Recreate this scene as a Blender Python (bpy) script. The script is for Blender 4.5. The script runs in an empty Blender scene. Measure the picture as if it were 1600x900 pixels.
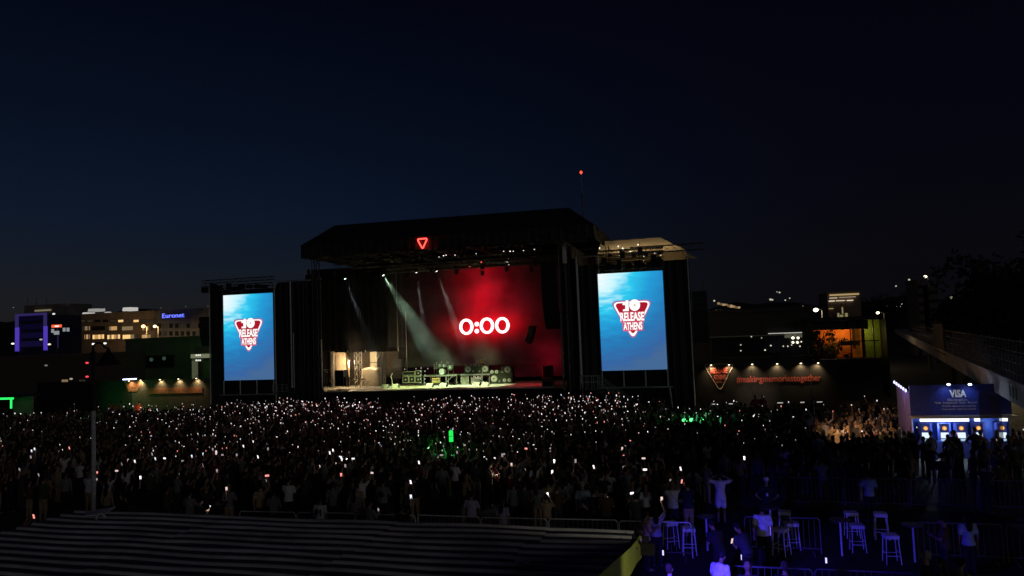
import bpy, bmesh, math, random
import numpy as np
from mathutils import Vector, Matrix, Euler
random.seed(7); rng = np.random.default_rng(7)
S = bpy.context.scene
C = S.collection
R = math.radians
# ------------------------------------------------------------------ camera
YAW, PITCH, ROLL, EYE, FPX = 14.44, 3.47, 2.2, 7.0, 1156.0
_y, _p, _r = R(YAW), R(PITCH), R(ROLL)
fw = Vector((-math.sin(_y)*math.cos(_p), math.cos(_y)*math.cos(_p), math.sin(_p)))
rt0 = Vector((math.cos(_y), math.sin(_y), 0)); up0 = rt0.cross(fw)
rt = rt0*math.cos(_r) - up0*math.sin(_r); up = up0*math.cos(_r) + rt0*math.sin(_r)
EYEP = Vector((0, 0, EYE))
cam = bpy.data.cameras.new('camera'); cam.sensor_width = 36; cam.lens = 36*FPX/1600
cam.clip_start = .1; cam.clip_end = 9000
co = bpy.data.objects.new('camera', cam); C.objects.link(co)
co.matrix_world = Matrix(((rt.x, up.x, -fw.x, 0), (rt.y, up.y, -fw.y, 0), (rt.z, up.z, -fw.z, EYE), (0, 0, 0, 1)))
S.camera = co
def at(px, py, v=None, z=None, u=None):       # photo pixel + one known coordinate -> a place in the world
    d = fw + rt*((px-800)/FPX) - up*((py-450)/FPX)
    t = v/d.y if v is not None else ((z-EYE)/d.z if z is not None else u/d.x)
    return EYEP + d*t
# ------------------------------------------------------------------ world: last light of dusk
W = bpy.data.worlds.new('World'); S.world = W; W.use_nodes = True
nt = W.node_tree; nt.nodes.clear()
def N(t, ty, **kw):
    n = t.nodes.new(ty)
    for k, v in kw.items(): setattr(n, k, v)
    return n
out = N(nt, 'ShaderNodeOutputWorld'); bg = N(nt, 'ShaderNodeBackground'); bg2 = N(nt, 'ShaderNodeBackground')
add = N(nt, 'ShaderNodeAddShader')
sky = N(nt, 'ShaderNodeTexSky', sky_type='NISHITA'); sky.sun_disc = False
SUN_EL, SUN_AZ = -5.0, -75.0                   # the sun has set behind the hills on the left
sky.sun_elevation = R(SUN_EL); sky.sun_rotation = R(SUN_AZ)
nt.links.new(sky.outputs[0], bg.inputs[0]); bg.inputs[1].default_value = 0.05
tc = N(nt, 'ShaderNodeTexCoord'); sp = N(nt, 'ShaderNodeSeparateXYZ'); nt.links.new(tc.outputs['Generated'], sp.inputs[0])
def ramp(t, src, stops):
    r = N(t, 'ShaderNodeValToRGB'); e = r.color_ramp.elements
    while len(e) < len(stops): e.new(.5)
    for i, (p, c) in enumerate(stops): e[i].position = p; e[i].color = (*c, 1)
    t.links.new(src, r.inputs[0]); return r
glow = ramp(nt, sp.outputs[2], [(0, (.0060, .0080, .0098)), (.06, (.0046, .0076, .0125)), (.16, (.0020, .0063, .0190)), (.27, (.0011, .0036, .0118)), (.42, (.0005, .0011, .0052)), (1, (.0003, .0006, .003))])
dark = ramp(nt, sp.outputs[2], [(0, (.0030, .0028, .0038)), (.08, (.0024, .0024, .0042)), (.2, (.0013, .0015, .0043)), (.42, (.0008, .0007, .0034)), (1, (.0006, .0004, .002))])
dt = N(nt, 'ShaderNodeVectorMath', operation='DOT_PRODUCT'); nt.links.new(tc.outputs['Generated'], dt.inputs[0])
_a = R(72); dt.inputs[1].default_value = (-math.sin(_a), math.cos(_a), 0)
mr = N(nt, 'ShaderNodeMapRange', interpolation_type='SMOOTHSTEP'); nt.links.new(dt.outputs['Value'], mr.inputs[0])
mr.inputs[1].default_value = .05; mr.inputs[2].default_value = .88
mx = N(nt, 'ShaderNodeMix', data_type='RGBA'); nt.links.new(mr.outputs[0], mx.inputs[0])
nt.links.new(dark.outputs[0], mx.inputs[6]); nt.links.new(glow.outputs[0], mx.inputs[7])
nt.links.new(mx.outputs[2], bg2.inputs[0]); bg2.inputs[1].default_value = 1.0
nt.links.new(bg.outputs[0], add.inputs[0]); nt.links.new(bg2.outputs[0], add.inputs[1]); nt.links.new(add.outputs[0], out.inputs[0])
sun = bpy.data.lights.new('dusk_sun', 'SUN'); sun.energy = 0.066; sun.angle = R(12); sun.color = (1, .93, .9)
so = bpy.data.objects.new('dusk_sun', sun); C.objects.link(so); so.rotation_euler = (R(80), 0, R(14.4+30))
S.view_settings.view_transform = 'Standard'; S.view_settings.look = 'None'; S.view_settings.exposure = 0; S.view_settings.gamma = 1
S.render.engine = 'CYCLES'
S.cycles.sample_clamp_indirect = 2.0; S.cycles.max_bounces = 4; S.cycles.volume_bounces = 0; S.cycles.transparent_max_bounces = 8
S.cycles.volume_step_rate = 1.0; S.cycles.volume_max_steps = 64
# ------------------------------------------------------------------ materials
MATS = {}
def mat(name, col, rough=.7, metal=0, var=.25, scale=6, bump=.1, spec=.4):
    if name in MATS: return MATS[name]
    m = bpy.data.materials.new(name); m.use_nodes = True; t = m.node_tree; b = t.nodes['Principled BSDF']
    tcn = N(t, 'ShaderNodeTexCoord'); no = N(t, 'ShaderNodeTexNoise'); no.inputs['Scale'].default_value = scale; no.inputs['Detail'].default_value = 5
    t.links.new(tcn.outputs['Object'], no.inputs['Vector'])
    lo = tuple(c*(1-var) for c in col); hi = tuple(min(1, c*(1+var)) for c in col)
    r = ramp(t, no.outputs['Fac'], [(.3, lo), (.7, hi)]); t.links.new(r.outputs[0], b.inputs['Base Color'])
    b.inputs['Roughness'].default_value = rough; b.inputs['Metallic'].default_value = metal
    b.inputs['Specular IOR Level'].default_value = spec
    if bump:
        bp = N(t, 'ShaderNodeBump'); bp.inputs['Strength'].default_value = bump; bp.inputs['Distance'].default_value = .02
        t.links.new(no.outputs['Fac'], bp.inputs['Height']); t.links.new(bp.outputs[0], b.inputs['Normal'])
    MATS[name] = m; return m
def emis(name, col, s, sampled=True):
    if name in MATS: return MATS[name]
    m = bpy.data.materials.new(name); m.use_nodes = True; t = m.node_tree; t.nodes.clear()
    o = N(t, 'ShaderNodeOutputMaterial'); e = N(t, 'ShaderNodeEmission'); e.inputs[0].default_value = (*col, 1); e.inputs[1].default_value = s
    t.links.new(e.outputs[0], o.inputs[0])
    if not sampled: m.cycles.emission_sampling = 'NONE'
    MATS[name] = m; return m
BLACK = mat('black_metal', (.02, .02, .021), .6)
DRAPE = mat('black_drape', (.018, .018, .018), .95, scale=2)
STEEL = mat('galvanised_steel', (.42, .42, .40), .5, .3, scale=12)
DKSTEEL = mat('dull_truss', (.10, .10, .10), .5, .3)
WOODDECK = mat('black_stage_deck', (.10, .10, .095), .6, scale=3)
CONC = mat('concrete', (.28, .27, .25), .85, scale=2)
PLAST = mat('black_plastic', (.012, .012, .012), .6, spec=.2)
SPKMAT = mat('speaker_cone', (.55, .56, .50), .6)
WHITE = mat('white_paint', (.75, .75, .74), .5)
# ------------------------------------------------------------------ mesh helper
class MB:
    def __init__(s): s.v = []; s.f = []; s.m = []
    def add(s, vs, fs, k=0):
        o = len(s.v); s.v += [tuple(p) for p in vs]; s.f += [tuple(i+o for i in f) for f in fs]; s.m += [k]*len(fs); return s
    def box(s, x0, x1, y0, y1, z0, z1, k=0):
        return s.add([(x0,y0,z0),(x1,y0,z0),(x1,y1,z0),(x0,y1,z0),(x0,y0,z1),(x1,y0,z1),(x1,y1,z1),(x0,y1,z1)],
                     [(0,3,2,1),(4,5,6,7),(0,1,5,4),(1,2,6,5),(2,3,7,6),(3,0,4,7)], k)
    def tube(s, p0, p1, r0, r1=None, n=8, k=0, caps=True):
        p0 = Vector(p0); p1 = Vector(p1); r1 = r0 if r1 is None else r1
        d = (p1-p0).normalized(); a = d.orthogonal().normalized(); b = d.cross(a)
        vs = []
        for p, r in ((p0, r0), (p1, r1)):
            for i in range(n):
                t = 2*math.pi*i/n; vs.append(p + a*math.cos(t)*r + b*math.sin(t)*r)
        fs = [(i, (i+1) % n, n+(i+1) % n, n+i) for i in range(n)]
        if caps: fs += [tuple(range(n))[::-1], tuple(range(n, 2*n))]
        return s.add(vs, fs, k)
    def path(s, pts, r, n=6, k=0):
        for a, b in zip(pts, pts[1:]): s.tube(a, b, r, n=n, k=k)
        return s
    def ell(s, c, rx, ry, rz, n=8, m=6, k=0, M=None):
        c = Vector(c); vs = []
        for j in range(m+1):
            th = math.pi*j/m
            for i in range(n):
                ph = 2*math.pi*i/n; q = Vector((rx*math.sin(th)*math.cos(ph), ry*math.sin(th)*math.sin(ph), rz*math.cos(th)))
                if M: q = M @ q
                vs.append(c+q)
        fs = [(j*n+i, (j+1)*n+i, (j+1)*n+(i+1) % n, j*n+(i+1) % n) for j in range(m) for i in range(n)]
        return s.add(vs, fs, k)
    def lathe(s, c, prof, n=12, k=0):           # prof: (r, z) from the bottom up
        vs = [(c[0]+r*math.cos(2*math.pi*i/n), c[1]+r*math.sin(2*math.pi*i/n), c[2]+z) for r, z in prof for i in range(n)]
        fs = [(j*n+i, j*n+(i+1) % n, (j+1)*n+(i+1) % n, (j+1)*n+i) for j in range(len(prof)-1) for i in range(n)]
        fs += [tuple(range(n))[::-1], tuple((len(prof)-1)*n+i for i in range(n))]
        return s.add(vs, fs, k)
    def prism(s, poly, y0, y1, k=0):            # poly in x,z facing the camera, thickness y0..y1
        n = len(poly)
        vs = [(x, y0, z) for x, z in poly] + [(x, y1, z) for x, z in poly]
        fs = [tuple(range(n)), tuple(range(n, 2*n))[::-1]] + [(i, n+i, n+(i+1) % n, (i+1) % n) for i in range(n)]
        return s.add(vs, fs, k)
    def grid(s, fn, nu, nv, k=0):
        vs = [fn(i/nu, j/nv) for j in range(nv+1) for i in range(nu+1)]
        fs = [(j*(nu+1)+i, j*(nu+1)+i+1, (j+1)*(nu+1)+i+1, (j+1)*(nu+1)+i) for j in range(nv) for i in range(nu)]
        return s.add(vs, fs, k)
    def truss(s, p0, p1, w=.3, r=.025, step=None, k=0):
        p0 = Vector(p0); p1 = Vector(p1); d = p1-p0; L = d.length; d = d/L
        a = Vector((0,0,1)) if abs(d.z) < .7 else Vector((1,0,0)); b = d.cross(a).normalized(); a = b.cross(d)
        cs = [(a*sa + b*sb)*w/2 for sa, sb in ((1,1),(1,-1),(-1,-1),(-1,1))]
        for c in cs: s.tube(p0+c, p1+c, r, n=5, k=k)
        n = max(1, int(round(L/(step or w*1.3))))
        for i in range(n):
            q0 = p0+d*(L*i/n); q1 = p0+d*(L*(i+1)/n)
            for j in range(4):
                c0, c1 = cs[j], cs[(j+1) % 4]
                s.tube(q0+(c0 if i % 2 else c1), q1+(c1 if i % 2 else c0), r*.6, n=4, k=k, caps=False)
        return s
    def mesh(s, name, mats, off=(0,0,0), smooth=False):
        me = bpy.data.meshes.new(name)
        ox, oy, oz = off
        me.from_pydata([(x-ox, y-oy, z-oz) for x, y, z in s.v], [], s.f)
        if not isinstance(mats, (list, tuple)): mats = [mats]
        for m in mats: me.materials.append(m)
        if len(mats) > 1: me.polygons.foreach_set('material_index', s.m)
        if smooth: me.polygons.foreach_set('use_smooth', [True]*len(s.f))
        me.validate(); return me
    def build(s, name, mats, parent=None, smooth=False, world=True):
        off = (0,0,0)
        if parent is not None and world:
            off = Vector((0,0,0)); q = parent
            while q is not None: off = off + q.location; q = q.parent
        o = bpy.data.objects.new(name, s.mesh(name, mats, off, smooth)); C.objects.link(o)
        if parent is not None: o.parent = parent
        return o
def tag(o, label=None, cat=None, group=None, kind=None):
    if label: o['label'] = label
    if cat: o['category'] = cat
    if group: o['group'] = group
    if kind: o['kind'] = kind
    return o
def thing(name, label, cat, loc=(0,0,0), rz=0, group=None):
    o = bpy.data.objects.new(name, None); C.objects.link(o); o.empty_display_size = .2
    o.location = loc; o.rotation_euler = (0, 0, rz); return tag(o, label, cat, group)
def ctree(o, parent=None):
    c = o.copy(); C.objects.link(c)
    if parent is not None: c.parent = parent
    for ch in list(o.children): ctree(ch, c)
    return c
def copy_to(o, loc, rz=None, label=None, group=None):
    c = ctree(o); c.location = loc
    if rz is not None: c.rotation_euler = (0, 0, rz)
    if label: c['label'] = label
    if group: c['group'] = group
    return c
def textmesh(body, h, depth=.02, w=None, off=0.0, sx=1.0, align='LEFT', spacing=1.0):   # lettering in the x,z plane, facing -y
    cu = bpy.data.curves.new('t', 'FONT'); cu.body = body; cu.size = 1; cu.extrude = .5; cu.offset = off; cu.space_character = spacing
    cu.resolution_u = 3
    o = bpy.data.objects.new('t', cu); C.objects.link(o); bpy.context.view_layer.update()
    me = bpy.data.meshes.new_from_object(o.evaluated_get(bpy.context.evaluated_depsgraph_get()))
    bpy.data.objects.remove(o); bpy.data.curves.remove(cu)
    co_ = np.zeros(len(me.vertices)*3); me.vertices.foreach_get('co', co_); co_ = co_.reshape(-1, 3)
    x, y, z = co_[:,0].copy(), co_[:,1].copy(), co_[:,2].copy()
    k = h/max(1e-6, (y.max()-y.min())); x = (x-x.min())*k*sx; y = (y-y.min())*k
    if w: x = x*(w/max(1e-6, x.max()))
    if align == 'CENTER': x -= x.max()/2
    me.vertices.foreach_set('co', np.stack([x, -z*depth, y], 1).astype(np.float32).ravel()); me.update()
    return me
def text(name, body, loc, h, m, parent=None, depth=.02, **kw):
    me = textmesh(body, h, depth, **kw); me.materials.clear(); me.materials.append(m); me.name = name
    o = bpy.data.objects.new(name, me); C.objects.link(o)
    L = Vector(loc)
    if parent is not None:
        q = parent
        while q is not None: L = L - q.location; q = q.parent
        o.parent = parent
    o.location = L; return o
def lamp(name, ty, loc, energy, col, parent=None, target=None, size=.05, spot=60, blend=.5, world=True):
    l = bpy.data.lights.new(name, ty); l.energy = energy; l.color = col
    if ty == 'SPOT': l.spot_size = R(spot); l.spot_blend = blend; l.shadow_soft_size = size
    elif ty == 'POINT': l.shadow_soft_size = size
    o = bpy.data.objects.new(name, l); C.objects.link(o); L = Vector(loc)
    if target is not None: o.rotation_euler = (Vector(target)-L).to_track_quat('-Z', 'Y').to_euler()
    if parent is not None:
        if world:
            q = parent
            while q is not None: L = L - q.location; q = q.parent
        o.parent = parent
    o.location = L; return o
def rod(p0, p1, r, name, m, parent, n=6): return MB().tube(p0, p1, r, n=n).build(name, m, parent)
# ================================================================== SETTING
def flat(name, x0, x1, y0, y1, z, m, lab=None):
    o = MB().add([(x0,y0,z),(x1,y0,z),(x1,y1,z),(x0,y1,z)], [(0,1,2,3)]).build(name, m); return tag(o, lab, kind='structure')
ASPH = mat('asphalt', (.05, .05, .052), .85, scale=.7)
flat('ground', -4000, 4000, -500, 5000, 0, ASPH)
flat('plaza_paving', -60, 11.5, 8, 60, .006, mat('concrete_paving', (.09, .088, .085), .8, scale=1.5))
def hills(name, v0, pts, depth, m):
    mb = MB(); n = len(pts); rs = random.Random(3); rows = 6
    vs = []
    for j in range(rows+1):
        t = j/rows
        for (u, h) in pts:
            vs.append((u*(1+t*depth/v0), v0 + depth*t, h*math.sin(min(1, t*1.25)*math.pi*.5)*(1+.05*rs.uniform(-1, 1)) if j else -2))
    fs = [(j*n+i, j*n+i+1, (j+1)*n+i+1, (j+1)*n+i) for j in range(rows) for i in range(n-1)]
    mb.add(vs, fs); return tag(mb.build(name, m, smooth=True), kind='structure')
HILL = mat('dry_hillside', (.05, .055, .04), .95, scale=.02)
hp = []
for px in range(-500, 2200, 30):
    base = 492 - .018*px if px < 320 else 486 + .0*(px)
    if px < 400: y = 494 - 22*math.exp(-((px-225)/120)**2) - 6*math.exp(-((px-60)/60)**2) + 3*math.sin(px*.05)
    elif px < 1100: y = 480 + 4*math.sin(px*.03)
    else: y = 478 - 14*math.exp(-((px-1190)/70)**2) - 22*math.exp(-((px-1420)/120)**2) + 3*math.sin(px*.07)
    p = at(px, y, v=1500); hp.append((p.x*.86, p.z*.98))
hills('hills', 1290, hp, 700, HILL)
# ================================================================== MAIN STAGE
DECK = 2.3
stg = thing('main_stage', 'huge black concert stage with pitched roof and open front', 'stage', (-22.5, 61, 0))
# deck and skirt
MB().box(-37.6, -10.6, 61.4, 71.8, DECK-.25, DECK).build('deck', mat('grey_stage_floor', (.50, .50, .44), .55, scale=3), stg)
def drape(x0, x1, y, z0, z1, wav=.05, n=None, rot=False):
    n = n or max(4, int(abs(x1-x0)*10)); ph = random.uniform(0, 6)
    def fn(a, b):
        t = a*abs(x1-x0); w = wav*(math.sin(t*9+ph+b*.6)+.4*math.sin(t*21+ph*2))*(1-.3*b) + .04*math.sin(b*7+t*2+ph)
        return (y+w, x0+(x1-x0)*a, z0+(z1-z0)*b) if rot else (x0+(x1-x0)*a, y+w, z0+(z1-z0)*b)
    return MB().grid(fn, n, 10)
drape(-37.6, -10.6, 61.25, 0, DECK-.05, .03).build('front_skirt', DRAPE, stg)
for x in np.linspace(-33.2, -12, 12): rod((x, 61.7, 0), (x, 61.7, DECK-.26), .04, 'deck_leg', DKSTEEL, stg)
# roof: eaves box, hipped fabric skin, ridge
E0, E1, RV0, RV1 = 14.35, 15.5, 58.8, 72.5
ROOFM = mat('dark_roof_fabric', (.035, .037, .032), .6, scale=1.2)
r0, r1 = (-34.3, 65, 18.1), (-11.2, 65, 18.0)
mb = MB().grid(lambda s, t: (-34.4+26.2*s+(.1-3.1*s)*t, RV0+(65-RV0)*t, E1+(2.6-.1*s)*t-.10*math.sin(t*math.pi)-.05*abs(math.sin(s*math.pi*8))*math.sin(t*math.pi)), 48, 6)
mb.grid(lambda s, t: (-8.2-26.2*s+(-3.0+3.1*s)*t, RV1-(RV1-65)*t, E1+(2.5+.1*s)*t-.1*math.sin(t*math.pi)), 48, 4)
mb.add([(-34.4, RV0, E1), (-34.4, RV1, E1), r0], [(0, 1, 2)]); mb.add([(-8.2, RV1, E1), (-8.2, RV0, E1), r1], [(0, 1, 2)])
mb.build('roof_skin', ROOFM, stg)
drape(-34.4, -8.2, RV0-.02, E0, E1, .025).build('roof_valance', ROOFM, stg)
for x, nm in ((-34.4, 'side_valance'), (-8.2, 'side_valance')): drape(RV0, RV1, x, E0, E1, .02, rot=True).build(nm, ROOFM, stg)
for x in np.linspace(-33, -12, 7): MB().truss((x, 59.4, 14.75), (x, 71.5, 14.75), .5, .03).build('roof_truss', DKSTEEL, stg)
MB().truss((-34.1, 59.3, 14.55), (-8.9, 59.3, 14.55), .6, .03).build('front_truss', DKSTEEL, stg)
MB().truss((-34.1, 71.3, 14.55), (-8.9, 71.3, 14.55), .6, .03).build('rear_truss', DKSTEEL, stg)
# roof towers
for x, y in ((-34.0, 60.6), (-11.2, 60.6), (-34.0, 71), (-11.2, 71)):
    MB().truss((x, y, 0), (x, y, 14.3), .5, .035).build('roof_tower', DKSTEEL, stg)
# side drapes and rear drape
drape(61.2, 71.6, -37.8, 0, 12.2, .05, rot=True).build('side_drape', DRAPE, stg)
drape(61.2, 71.6, -10.6, 0, 14.2, .05, rot=True).build('side_drape', DRAPE, stg)
drape(-34.9, -8.5, 72.3, 0, 15.7, .05).build('rear_drape', DRAPE, stg); drape(-37.8, -34.9, 72.3, 0, 12.2, .05).build('rear_drape', DRAPE, stg)
drape(-33.5, -29.5, 70.0, 6.0, 14.2, .07).build('rear_drape', DRAPE, stg)
for px in (520, 543, 571, 622):
    p = at(px, 520, v=69.6); rod((p.x, 69.5, DECK), (p.x, 69.5, 13.6), .04, 'scaffold_leg', STEEL, stg)
p = at(633, 470, v=69.3); rod((p.x, 69.3, DECK+.6), (p.x, 69.3, 9.6), .035, 'scaffold_leg', WHITE, stg)
# lighting trusses over the stage
for v, z in ((62.6, 13.75), (65, 13.6), (68, 13.6)):
    t = thing('lighting_truss', {62.6: 'front lighting truss hung under the stage roof, nearest the crowd', 65: 'middle lighting truss hung over the stage floor', 68: 'rear lighting truss hung just before the red screen'}[v], 'truss', (-22.5, v, z))
    MB().truss((-33.2, v, z), (-11.8, v, z), .42, .025).build('truss_frame', DKSTEEL, t)
    for x in (-32, -25, -18, -12.5): rod((x, v, z+.2), (x, v, 14.6), .01, 'chain', DKSTEEL, t, 4)
# moving heads
def fixture(loc, tgt, label, energy=0, col=(1, 1, 1), ang=15, on=None, blend=.6, group='spotlights hung in the stage roof'):
    L = Vector(loc); t = thing('spotlight', label, 'spotlight', loc, group=group)
    MB().box(-.16, .16, -.12, .12, -.02, .16).build('base', BLACK, t, world=False)
    for s_ in (-.2, .17): MB().box(s_, s_+.03, -.05, .05, -.4, -.021).build('yoke_arm', BLACK, t, world=False)
    d = (Vector(tgt)-L).normalized(); c0 = Vector((0, 0, -.35))
    MB().tube(c0-d*.2, c0+d*.24, .13, .16, n=10).build('head', BLACK, t, world=False)
    MB().tube(c0+d*.235, c0+d*.25, .10, n=12).build('lens', emis('lens_on', (.9, 1, .92), 5) if on else PLAST, t, world=False)
    if energy: lamp('beam', 'SPOT', L+c0+d*.3, energy, col, t, target=tgt, size=.06, spot=ang, blend=blend)
    return t
def beam(px, py, v, tx, ty, tv, energy, col, ang, label, blend=.6):
    p = at(px, py, v=v); q = at(tx, ty, v=tv); fixture((p.x, p.y, p.z+.35), q, label, energy, col, ang, True, blend)
GRN = (.62, 1, .66)
beam(597, 427, 65, 706, 598, 66, 12000, GRN, 19, 'spotlight throwing the broad green-white beam over the stage')
beam(538, 432, 65, 606, 604, 65.5, 6000, (.8, .9, 1), 8, 'leftmost lit spotlight, throwing a thin faint beam')
beam(650, 422, 65, 676, 604, 66, 6500, (.95, .95, .9), 7, 'lit spotlight throwing the thin beam right of the broad green one')
beam(681, 420, 65, 745, 600, 66, 10000, (1, .9, .85), 9, 'lit spotlight whose thin pinkish beam falls towards the clock digits')
beam(793, 405, 65, 757, 600, 66, 42000, (.8, 1, .85), 8, 'rightmost lit spotlight, its pale beam falling straight past the clock')
random.seed(21)
for i, x in enumerate(np.linspace(-32, -12.6, 13)):
    v = (65, 68, 62.6)[i % 3]; z = (13.4, 13.4, 13.5)[i % 3]
    fixture((x+.3, v, z-.2), (x, v-2, 2), 'unlit black spotlight hanging in the dark stage roof', group='unlit spotlights hung in the stage roof')
# glints of small lamps along the front truss
for i, (px, py, r_) in enumerate([(693,399,.07),(697,398,.06),(711,398,.06),(686,401,.05),(744,396,.05),(787,392,.05),(797,392,.07),(802,392,.05),(818,391,.05),(835,389,.05),(843,389,.05),(752,409,.06),(716,372,.05),(720,371,.05),(684,374,.05),(637,386,.04),(734,416,.04),(795,413,.04),(603,385,.04),(770,366,.04)]):
    p = at(px, py, v=60.2 if py < 395 else 62.3)
    t = thing('truss_lamp', 'small lamp glinting on the trusses under the stage roof', 'lamp', p, group='small lamps glinting on the stage trusses')
    MB().tube((0, 0, .0), (0, 0, .14), .05, n=6).build('housing', BLACK, t, world=False)
    MB().ell((0, 0, -.03), r_, r_, r_*.8, 6, 4).build('bulb', emis('glint_red', (1, .1, .08), 3, False) if py in (409, 416) else emis('glint', (1, .85, .8), 1.2, False), t, world=False)
# strip of truss light on the left
p0 = at(530, 409, v=62.1); p1 = at(650, 404, v=62.1)
for k in range(7):
    q = p0.lerp(p1, k/7); tag(MB().box(q.x, q.x+.75, q.y, q.y+.05, q.z, q.z+.03).build('led_bar', mat('bar_alu', (.6,.6,.6), .4, .5)), 'thin pale bar lying along the underside of the front truss', 'light bar', 'pale bars along the front truss')
# neon triangle
tc_ = at(660, 381, v=58.6)
t = thing('neon_triangle', 'glowing red neon triangle pointing down on the roof front', 'neon sign', tc_)
def rtri(w, h, r=.18, cx=0, cz=0, n=5, top=None):     # rounded triangle, point down
    P = [(-w/2, h/2), (w/2, h/2), (0, -h/2)]; res = []
    for i in range(3):
        A, B, Cc = Vector(P[i-1]), Vector(P[i]), Vector(P[(i+1) % 3])
        d1 = (A-B).normalized(); d2 = (Cc-B).normalized()
        for k in range(n+1):
            s = k/n; q = (B+d1*r)*(1-s)**2 + B*2*s*(1-s) + (B+d2*r)*s*s; res.append((q.x+cx, q.y+cz))
    return res
tri = rtri(.92, .86, .16)
MB().path([(x, 0, z) for x, z in tri+tri[:1]], .055, 8).build('neon_tube', emis('neon_red', (1, .04, .03), 6), t, world=False)
MB().path([(x*.99, -.03, z*.99) for x, z in tri+tri[:1]], .018, 6).build('tube_core', emis('neon_core', (1, .45, .4), 3), t, world=False)
MB().box(-.02, .02, .06, .5, .3, .36).build('bracket', BLACK, t, world=False)
# ---- LED wall with the countdown
LW0, LW1, LV, LZ0, LZ1 = -31.2, -13.2, 70.2, 2.7, 13.6
m = bpy.data.materials.new('led_wall_picture'); m.use_nodes = True; t = m.node_tree; t.nodes.clear()
o_ = N(t, 'ShaderNodeOutputMaterial'); e_ = N(t, 'ShaderNodeEmission'); t.links.new(e_.outputs[0], o_.inputs[0]); tcn = N(t, 'ShaderNodeTexCoord')
def blob(cx, cz, rx, rz, pw=1.0):
    mp = N(t, 'ShaderNodeMapping', vector_type='POINT'); t.links.new(tcn.outputs['Object'], mp.inputs[0])
    mp.inputs['Location'].default_value = (-cx/rx, 0, -cz/rz); mp.inputs['Scale'].default_value = (1/rx, 0, 1/rz)
    ln = N(t, 'ShaderNodeVectorMath', operation='LENGTH'); t.links.new(mp.outputs[0], ln.inputs[0])
    mp2 = N(t, 'ShaderNodeMath', operation='POWER'); mp2.inputs[1].default_value = 2; t.links.new(ln.outputs['Value'], mp2.inputs[0])
    ml = N(t, 'ShaderNodeMath', operation='MULTIPLY'); ml.inputs[1].default_value = -pw; t.links.new(mp2.outputs[0], ml.inputs[0])
    ex = N(t, 'ShaderNodeMath', operation='EXPONENT'); t.links.new(ml.outputs[0], ex.inputs[0]); return ex.outputs[0]
def lin(v, c):
    q = N(t, 'ShaderNodeVectorMath', operation='SCALE'); q.inputs[0].default_value = c; t.links.new(v, q.inputs['Scale']); return q.outputs[0]
def vadd(a, b):
    q = N(t, 'ShaderNodeVectorMath', operation='ADD'); t.links.new(a, q.inputs[0]); t.links.new(b, q.inputs[1]); return q.outputs[0]
def pp(px, py): q = at(px, py, v=LV); return q.x+22.5, q.z-8
no = N(t, 'ShaderNodeTexNoise'); no.inputs['Scale'].default_value = .35; no.inputs['Detail'].default_value = 4; t.links.new(tcn.outputs['Object'], no.inputs[0])
mrn = N(t, 'ShaderNodeMapRange'); mrn.inputs[1].default_value = .3; mrn.inputs[2].default_value = .7; mrn.inputs[3].default_value = .35; mrn.inputs[4].default_value = 1.35; t.links.new(no.outputs['Fac'], mrn.inputs[0])
acc = None
for (px, py, rx, rz, c) in [(755, 462, 2.2, 2.9, (.46, .001, .008)), (757, 509, 2.9, 1.1, (.95, .0, .006)), (782, 475, 3.5, 3.6, (.075, .001, .004)), (856, 555, 1.3, 1.5, (.13, .001, .007)), (800, 600, 6.0, 1.8, (.016, .001, .002)), (720, 500, 4.5, 4.5, (.012, .001, .001))]:
    cx, cz = pp(px, py); q = lin(blob(cx, cz, rx, rz), c); acc = q if acc is None else vadd(acc, q)
base = N(t, 'ShaderNodeVectorMath', operation='ADD'); base.inputs[1].default_value = (.0016, .0008, .0009); t.links.new(acc, base.inputs[0])
fin = N(t, 'ShaderNodeVectorMath', operation='SCALE'); t.links.new(base.outputs[0], fin.inputs[0]); t.links.new(mrn.outputs[0], fin.inputs['Scale'])
t.links.new(fin.outputs[0], e_.inputs[0]); e_.inputs[1].default_value = 1.0
led = thing('led_wall', 'giant red video wall behind the band counting down to 0:00', 'screen', (-22.5, LV, 8))
MB().box(LW0, LW1, LV, LV+.02, LZ0, LZ1).build('picture', m, led)
for i in range(9):
    x0 = LW0+(LW1-LW0)*i/9; MB().box(x0+.02, x0+(LW1-LW0)/9-.02, LV+.03, LV+.15, LZ0, LZ1).build('cabinet_column', BLACK, led)
DW = emis('digit_white', (1, .95, .95), 2.2)
def ring(cx, cz, rx, rz, th, y):
    n = 40; vs = []; mb = MB()
    for i in range(n):
        a_ = 2*math.pi*i/n; ca, sa = math.cos(a_), math.sin(a_)
        ox, oz = cx+rx*ca, cz+rz*sa; ix, iz = cx+(rx-th)*ca, cz+(rz-th*.82)*sa
        vs += [(ox, y, oz), (ix, y, iz), (ox, y+.03, oz), (ix, y+.03, iz)]
    fs = []
    for i in range(n):
        j = (i+1) % n; A, B = 4*i, 4*j
        fs += [(A, B, B+1, A+1), (A+2, A+3, B+3, B+2), (A, A+2, B+2, B), (A+1, B+1, B+3, A+3)]
    return mb.add(vs, fs)
for (px, py) in ((728.6, 510.6), (760.7, 508.9), (784.8, 508.2)):
    p = at(px, py, v=LV-.06); ring(p.x, p.z, .73, .79, .295, LV-.06).build('digit', DW, led)
for py in (506.4, 517.4):
    p = at(744.9, py, v=LV-.06); MB().tube((p.x, LV-.06, p.z), (p.x, LV-.03, p.z),    .22, n=16).build('colon_dot', DW, led)
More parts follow.
